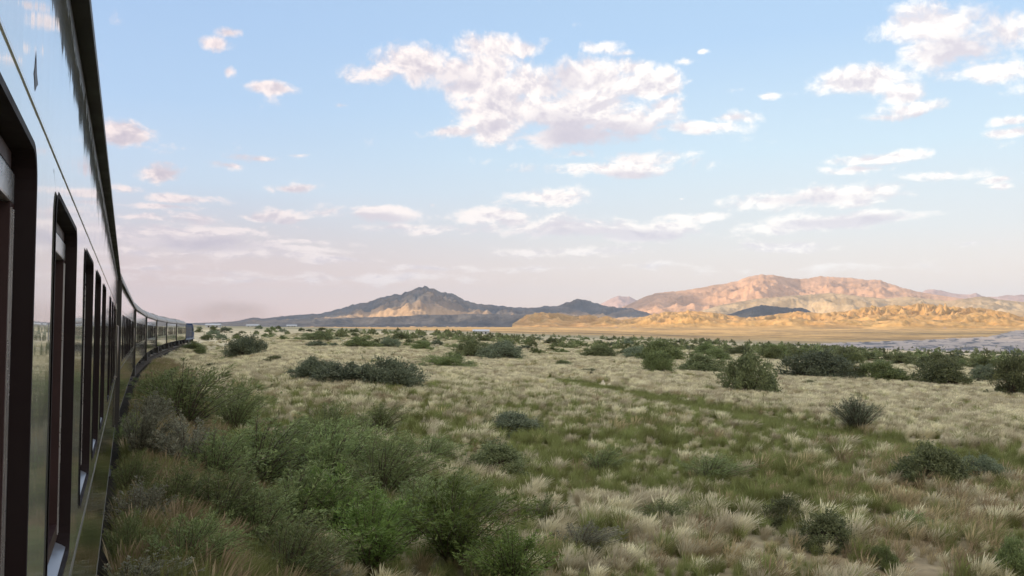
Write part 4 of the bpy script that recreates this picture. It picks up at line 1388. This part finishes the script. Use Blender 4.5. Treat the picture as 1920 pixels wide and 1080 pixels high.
# ------------------------------------------------------------------ grasses (instanced tufts: stuff)
def tuft(seed, m, blades, h, spread, wid, lean, head=0.0, headw=.010, bend=.5, tb=(0, .3), tt=(.7, 1)):
    global rng
    rng = np.random.RandomState(seed)
    V_, F_, T_ = [], [], []
    n0 = 0
    for i in range(blades):
        a = rng.rand() * 2 * np.pi; k = rng.rand() ** .6
        b = np.array([math.cos(a), math.sin(a), 0]) * .05 * k * 2
        hh = h * rng.uniform(.55, 1.1)
        d = np.array([math.cos(a) * spread * k + lean, math.sin(a) * spread * k - lean * .35, 0]) + rng.normal(size=3) * .04
        t = np.linspace(0, 1, 5)
        P = b[None] + np.outer(t, [0, 0, hh]) * (1 - .22 * t[:, None] ** 2 * np.linalg.norm(d) / .4) + np.outer(t ** (1 + bend), d) * hh * 1.6
        s = np.array([math.cos(a + 1.3), math.sin(a + 1.3), 0]) if rng.rand() < .5 else np.array([1, .2, 0])
        w_ = wid * np.array([1, .9, .7, .5, .12])
        if rng.rand() < head: w_ = np.array([wid * .6, wid * .5, wid * .6, headw * 1.3, headw * .3])
        A = P - s * w_[:, None] / 2; B = P + s * w_[:, None] / 2
        V_.append(np.stack([A, B], 1).reshape(-1, 3))
        F_.append(np.array([[2 * j, 2 * j + 1, 2 * j + 3, 2 * j + 2] for j in range(4)]) + n0); n0 += 10
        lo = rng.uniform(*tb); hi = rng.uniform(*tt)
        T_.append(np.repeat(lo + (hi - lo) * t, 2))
    me = np_mesh('tuft', np.vstack(V_), np.vstack(F_), [m], {'tint': np.concatenate(T_)}, link=False)
    return me
M_feather = leaf_mat('feather_grass_straw', (.32, .285, .16), (.76, .71, .53), inst=True)
M_green = leaf_mat('green_grass_blade', (.10, .12, .038), (.30, .33, .12), inst=True)
M_brown_g = leaf_mat('dry_brown_grass', (.19, .15, .08), (.50, .41, .25), inst=True)
protos = {
 'feather': [tuft(s, M_feather, 170, .40, .30, .0040, .17, head=.8, headw=.011, tb=(.2, .55), tt=(.7, 1)) for s in (101, 102, 103)],
 'green': [tuft(s, M_green, 120, .42, .30, .0052, .08, head=.1, bend=.8) for s in (111, 112, 113)],
 'brown': [tuft(s, M_brown_g, 80, .48, .34, .0045, .12, head=.5, headw=.012) for s in (121, 122)],
}
def scatter():
    rs = np.random.RandomState(77)
    pts = {k: [] for k in protos}
    # rings: (r0, r1, density per m2, scale)
    rings = [(6.5, 16, 24.0, .8), (16, 30, 16.0, .95), (30, 50, 8.0, 1.2), (50, 85, 3.0, 1.7), (85, 150, 1.0, 2.4), (150, 330, .16, 4.0)]
    for r0, r1, dens, sc in rings:
        a0, a1 = R(-28), R(35)
        n = int(.5 * (a1 - a0) * (r1 ** 2 - r0 ** 2) * dens)
        r = np.sqrt(rs.uniform(r0 ** 2, r1 ** 2, n)); a = rs.uniform(a0, a1, n)
        x = r * np.sin(a); y = r * np.cos(a)
        lat = lateral(x, y)
        ok = lat > 1.55 + .8 * rs.rand(n)
        x, y, lat = x[ok], y[ok], lat[ok]
        z = ground(x, y)
        g, p, b = cover(x, y, z)
        nearb = (lat < 4.2) & (y < 60)
        p = np.where(nearb, 0, p); g = np.where(nearb, g + .5, g)
        tot = g + p + b + .12
        # bare patches
        bare = fbm(x / 3.1 + 5, y / 3.1, 3)
        thin = np.where((bare > .5) & (r0 < 60), .25, 1.0)
        u = rs.rand(len(x)) 
        q = rs.rand(len(x)) < np.clip(tot * 1.5, .35, 1) * thin
        u = u * tot
        kind = np.where(u < p, 0, np.where(u < p + g, 1, np.where(u < p + g + b, 2, 1)))
        mound = .6 + .6 * sstep(-.35, .45, fbm(x / 2.6 + y / 9, y / 1.5, 3)) + .35 * sstep(.2, .5, fbm(x / .9, y / .9 + 9, 2))
        for i, k in enumerate(('feather', 'green', 'brown')):
            m_ = (kind == i) & q
            nn = int(m_.sum())
            scl = sc * mound[m_] * rs.uniform(.55, 1.3, nn)
            pts[k].append(np.stack([x[m_], y[m_], z[m_] - .02, scl, rs.rand(nn), rs.normal(0, .28, nn), rs.randint(0, 64, nn)], 1))
    # weeds on the shoulder of the track
    n = 12000
    s = rs.uniform(-6, 62, n); off = 1.6 + 2.8 * rs.rand(n) ** 1.3
    th = R(TH0 - TURN / 2) - s / RAD
    x = CC[0] - np.cos(th) * (RAD - off); y = CC[1] - np.sin(th) * (RAD - off)
    k2 = rs.rand(n) < .72
    for i, k in enumerate(('green', 'brown')):
        m_ = k2 if i == 0 else ~k2
        nn = int(m_.sum())
        pts[k].append(np.stack([x[m_], y[m_], ground(x[m_], y[m_]) - .02, rs.uniform(.5, 1.25, nn), rs.rand(nn) * .5, rs.normal(0, .4, nn), rs.randint(0, 64, nn)], 1))
    # rank olive growth along the ditch
    n = 3000
    k = rs.randint(0, len(DP) - 1, n); seg = np.hypot(*(DP[1:] - DP[:-1]).T)
    k = rs.choice(len(DP) - 1, n, p=seg / seg.sum()); t = rs.rand(n)[:, None]
    P = DP[k] * (1 - t) + DP[k + 1] * t + rs.normal(0, .5, (n, 2))
    pts['green'].append(np.stack([P[:, 0], P[:, 1], ground(P[:, 0], P[:, 1]) - .02, rs.uniform(.7, 1.3, n), rs.rand(n) * .8, rs.normal(0, .4, n), rs.randint(0, 64, n)], 1))
    return {k: np.vstack(v) for k, v in pts.items()}
def instancer(name, P, meshes, zmax=1.25):
    n = len(P)
    me = bpy.data.meshes.new(name)
    me.vertices.add(n); me.vertices.foreach_set('co', P[:, :3].astype(np.float32).ravel())
    for an, col in (('scl', 3), ('itint', 4), ('rot', 5), ('pick', 6)):
        at = me.attributes.new(an, 'FLOAT', 'POINT'); at.data.foreach_set('value', P[:, col].astype(np.float32))
    o = bpy.data.objects.new(name, me); S.collection.objects.link(o)
    coll = bpy.data.collections.new(name + '_tufts')
    for i, m_ in enumerate(meshes):
        coll.objects.link(bpy.data.objects.new('tuft', m_))
    ng = bpy.data.node_groups.new(name, 'GeometryNodeTree')
    ng.interface.new_socket('Geometry', in_out='INPUT', socket_type='NodeSocketGeometry')
    ng.interface.new_socket('Geometry', in_out='OUTPUT', socket_type='NodeSocketGeometry')
    N = ng.nodes; Lk = ng.links
    gi = N.new('NodeGroupInput'); go = N.new('NodeGroupOutput')
    ci = N.new('GeometryNodeCollectionInfo'); ci.inputs['Collection'].default_value = coll
    ci.inputs['Separate Children'].default_value = True; ci.inputs['Reset Children'].default_value = True
    ip = N.new('GeometryNodeInstanceOnPoints'); ip.inputs['Pick Instance'].default_value = True
    def na(nm):
        a = N.new('GeometryNodeInputNamedAttribute'); a.data_type = 'FLOAT'; a.inputs['Name'].default_value = nm
        return a.outputs['Attribute']
    Lk.new(gi.outputs[0], ip.inputs['Points']); Lk.new(ci.outputs[0], ip.inputs['Instance'])
    md = N.new('ShaderNodeMath'); md.operation = 'MODULO'; Lk.new(na('pick'), md.inputs[0]); md.inputs[1].default_value = len(meshes)
    Lk.new(md.outputs[0], ip.inputs['Instance Index'])
    cx = N.new('ShaderNodeCombineXYZ'); Lk.new(na('rot'), cx.inputs[2]); Lk.new(cx.outputs[0], ip.inputs['Rotation'])
    mn = N.new('ShaderNodeMath'); mn.operation = 'MINIMUM'; sx_ = na('scl'); Lk.new(sx_, mn.inputs[0]); mn.inputs[1].default_value = zmax
    cs = N.new('ShaderNodeCombineXYZ'); Lk.new(sx_, cs.inputs[0]); Lk.new(sx_, cs.inputs[1]); Lk.new(mn.outputs[0], cs.inputs[2])
    Lk.new(cs.outputs[0], ip.inputs['Scale'])
    Lk.new(ip.outputs[0], go.inputs[0])
    md_ = o.modifiers.new('scatter', 'NODES'); md_.node_group = ng
    return tag(o, kind='stuff')
def far_scrub():
    rs = np.random.RandomState(9)
    n = 9000
    a = R(1) * rs.uniform(-24, 36, n); r = np.exp(rs.uniform(math.log(190), math.log(1150), n))
    n2 = 9000
    a = np.concatenate([a, R(1) * rs.uniform(-24, 36, n2)]); r = np.concatenate([r, 1100 + 2900 * rs.rand(n2) ** 1.6]); n += n2
    x = r * np.sin(a); y = r * np.cos(a)
    k = fbm(x / 60, y / 60, 3)
    ok = (k + rs.rand(n) * .5 > np.where(r < 1150, .54, .30)) & (lateral(x, y) > 25)
    x, y = x[ok], y[ok]; m = len(x)
    P = np.stack([x, y, ground(x, y) - .1, rs.uniform(.9, 3.4, m), rs.rand(m), rs.uniform(0, 6.28, m), rs.randint(0, 60, m)], 1)
    ms = []
    for sd in (81, 82, 83):
        ms.append(dome(sd, M_leafF, clumps=22, per=16, leaf=.14)[0])
    instancer('distant_scrub', P, ms, 9)
M_leafF = leaf_mat('far_scrub_leaf', (.12, .145, .07), (.31, .35, .17), inst=True)
far_scrub()
SC = scatter()
print({k: len(v) for k, v in SC.items()})
instancer('feather_grass', SC['feather'], protos['feather'])
instancer('green_grass', SC['green'], protos['green'])
instancer('dry_grass', SC['brown'], protos['brown'])

# ------------------------------------------------------------------ pale sheds far out on the plain
M_white = simple('lime_wash', (.42, .44, .46), .8, nscale=1.5, namt=.1)
M_tin = simple('pale_tin_roof', (.46, .50, .56), .4, nscale=1.2, namt=.1)
def shed(px, py, wpx, hpx, Y, ang, label):
    u, v = rect(px, py); x = u * Y; z = gz(x, Y)
    w_ = wpx / 1600 * Y; h_ = hpx / 1600 * Y; d_ = w_ * .5
    root = empty('shed', (x, Y, z - .2), R(ang))
    tag(root, label, 'shed', 'pale sheds on the plain')
    bm = bmesh.new(); box(bm, -w_ / 2, w_ / 2, -d_ / 2, d_ / 2, 0, h_ * .68)
    bm_obj('wall', bm, M_white, root)
    bm = bmesh.new()
    e = .35
    a = [bm.verts.new(p) for p in ((-w_/2-e, -d_/2-e, h_*.68+.003), (-w_/2-e, d_/2+e, h_*.68+.003), (-w_/2-e, 0, h_), (w_/2+e, -d_/2-e, h_*.68+.003), (w_/2+e, d_/2+e, h_*.68+.003), (w_/2+e, 0, h_))]
    for f in ((0,3,5,2),(1,2,5,4),(0,2,1),(3,4,5),(0,1,4,3)): bm.faces.new([a[i] for i in f])
    bmesh.ops.recalc_face_normals(bm, faces=bm.faces)
    bm_obj('roof', bm, M_tin, root)
    for q in (-.28, .05, .3):
        bm = bmesh.new(); box(bm, w_*q-.5, w_*q+.5, -d_/2-.06, -d_/2-.003, h_*.15, h_*.5)
        bm_obj('window', bm, M_glass, root)
shed(400, 612, 26, 8, 640, 8, 'long pale shed just right of the locomotive, under the smoke')
shed(474, 615, 22, 6, 760, -5, 'pale shed beyond the plain, between the locomotive and the peak')
shed(547, 617, 18, 5, 820, 12, 'small pale shed half hidden by a shrub, left of the peak')
shed(902, 631, 30, 9, 640, 0, 'pale blue-white shed by itself below the right shoulder of the peak')
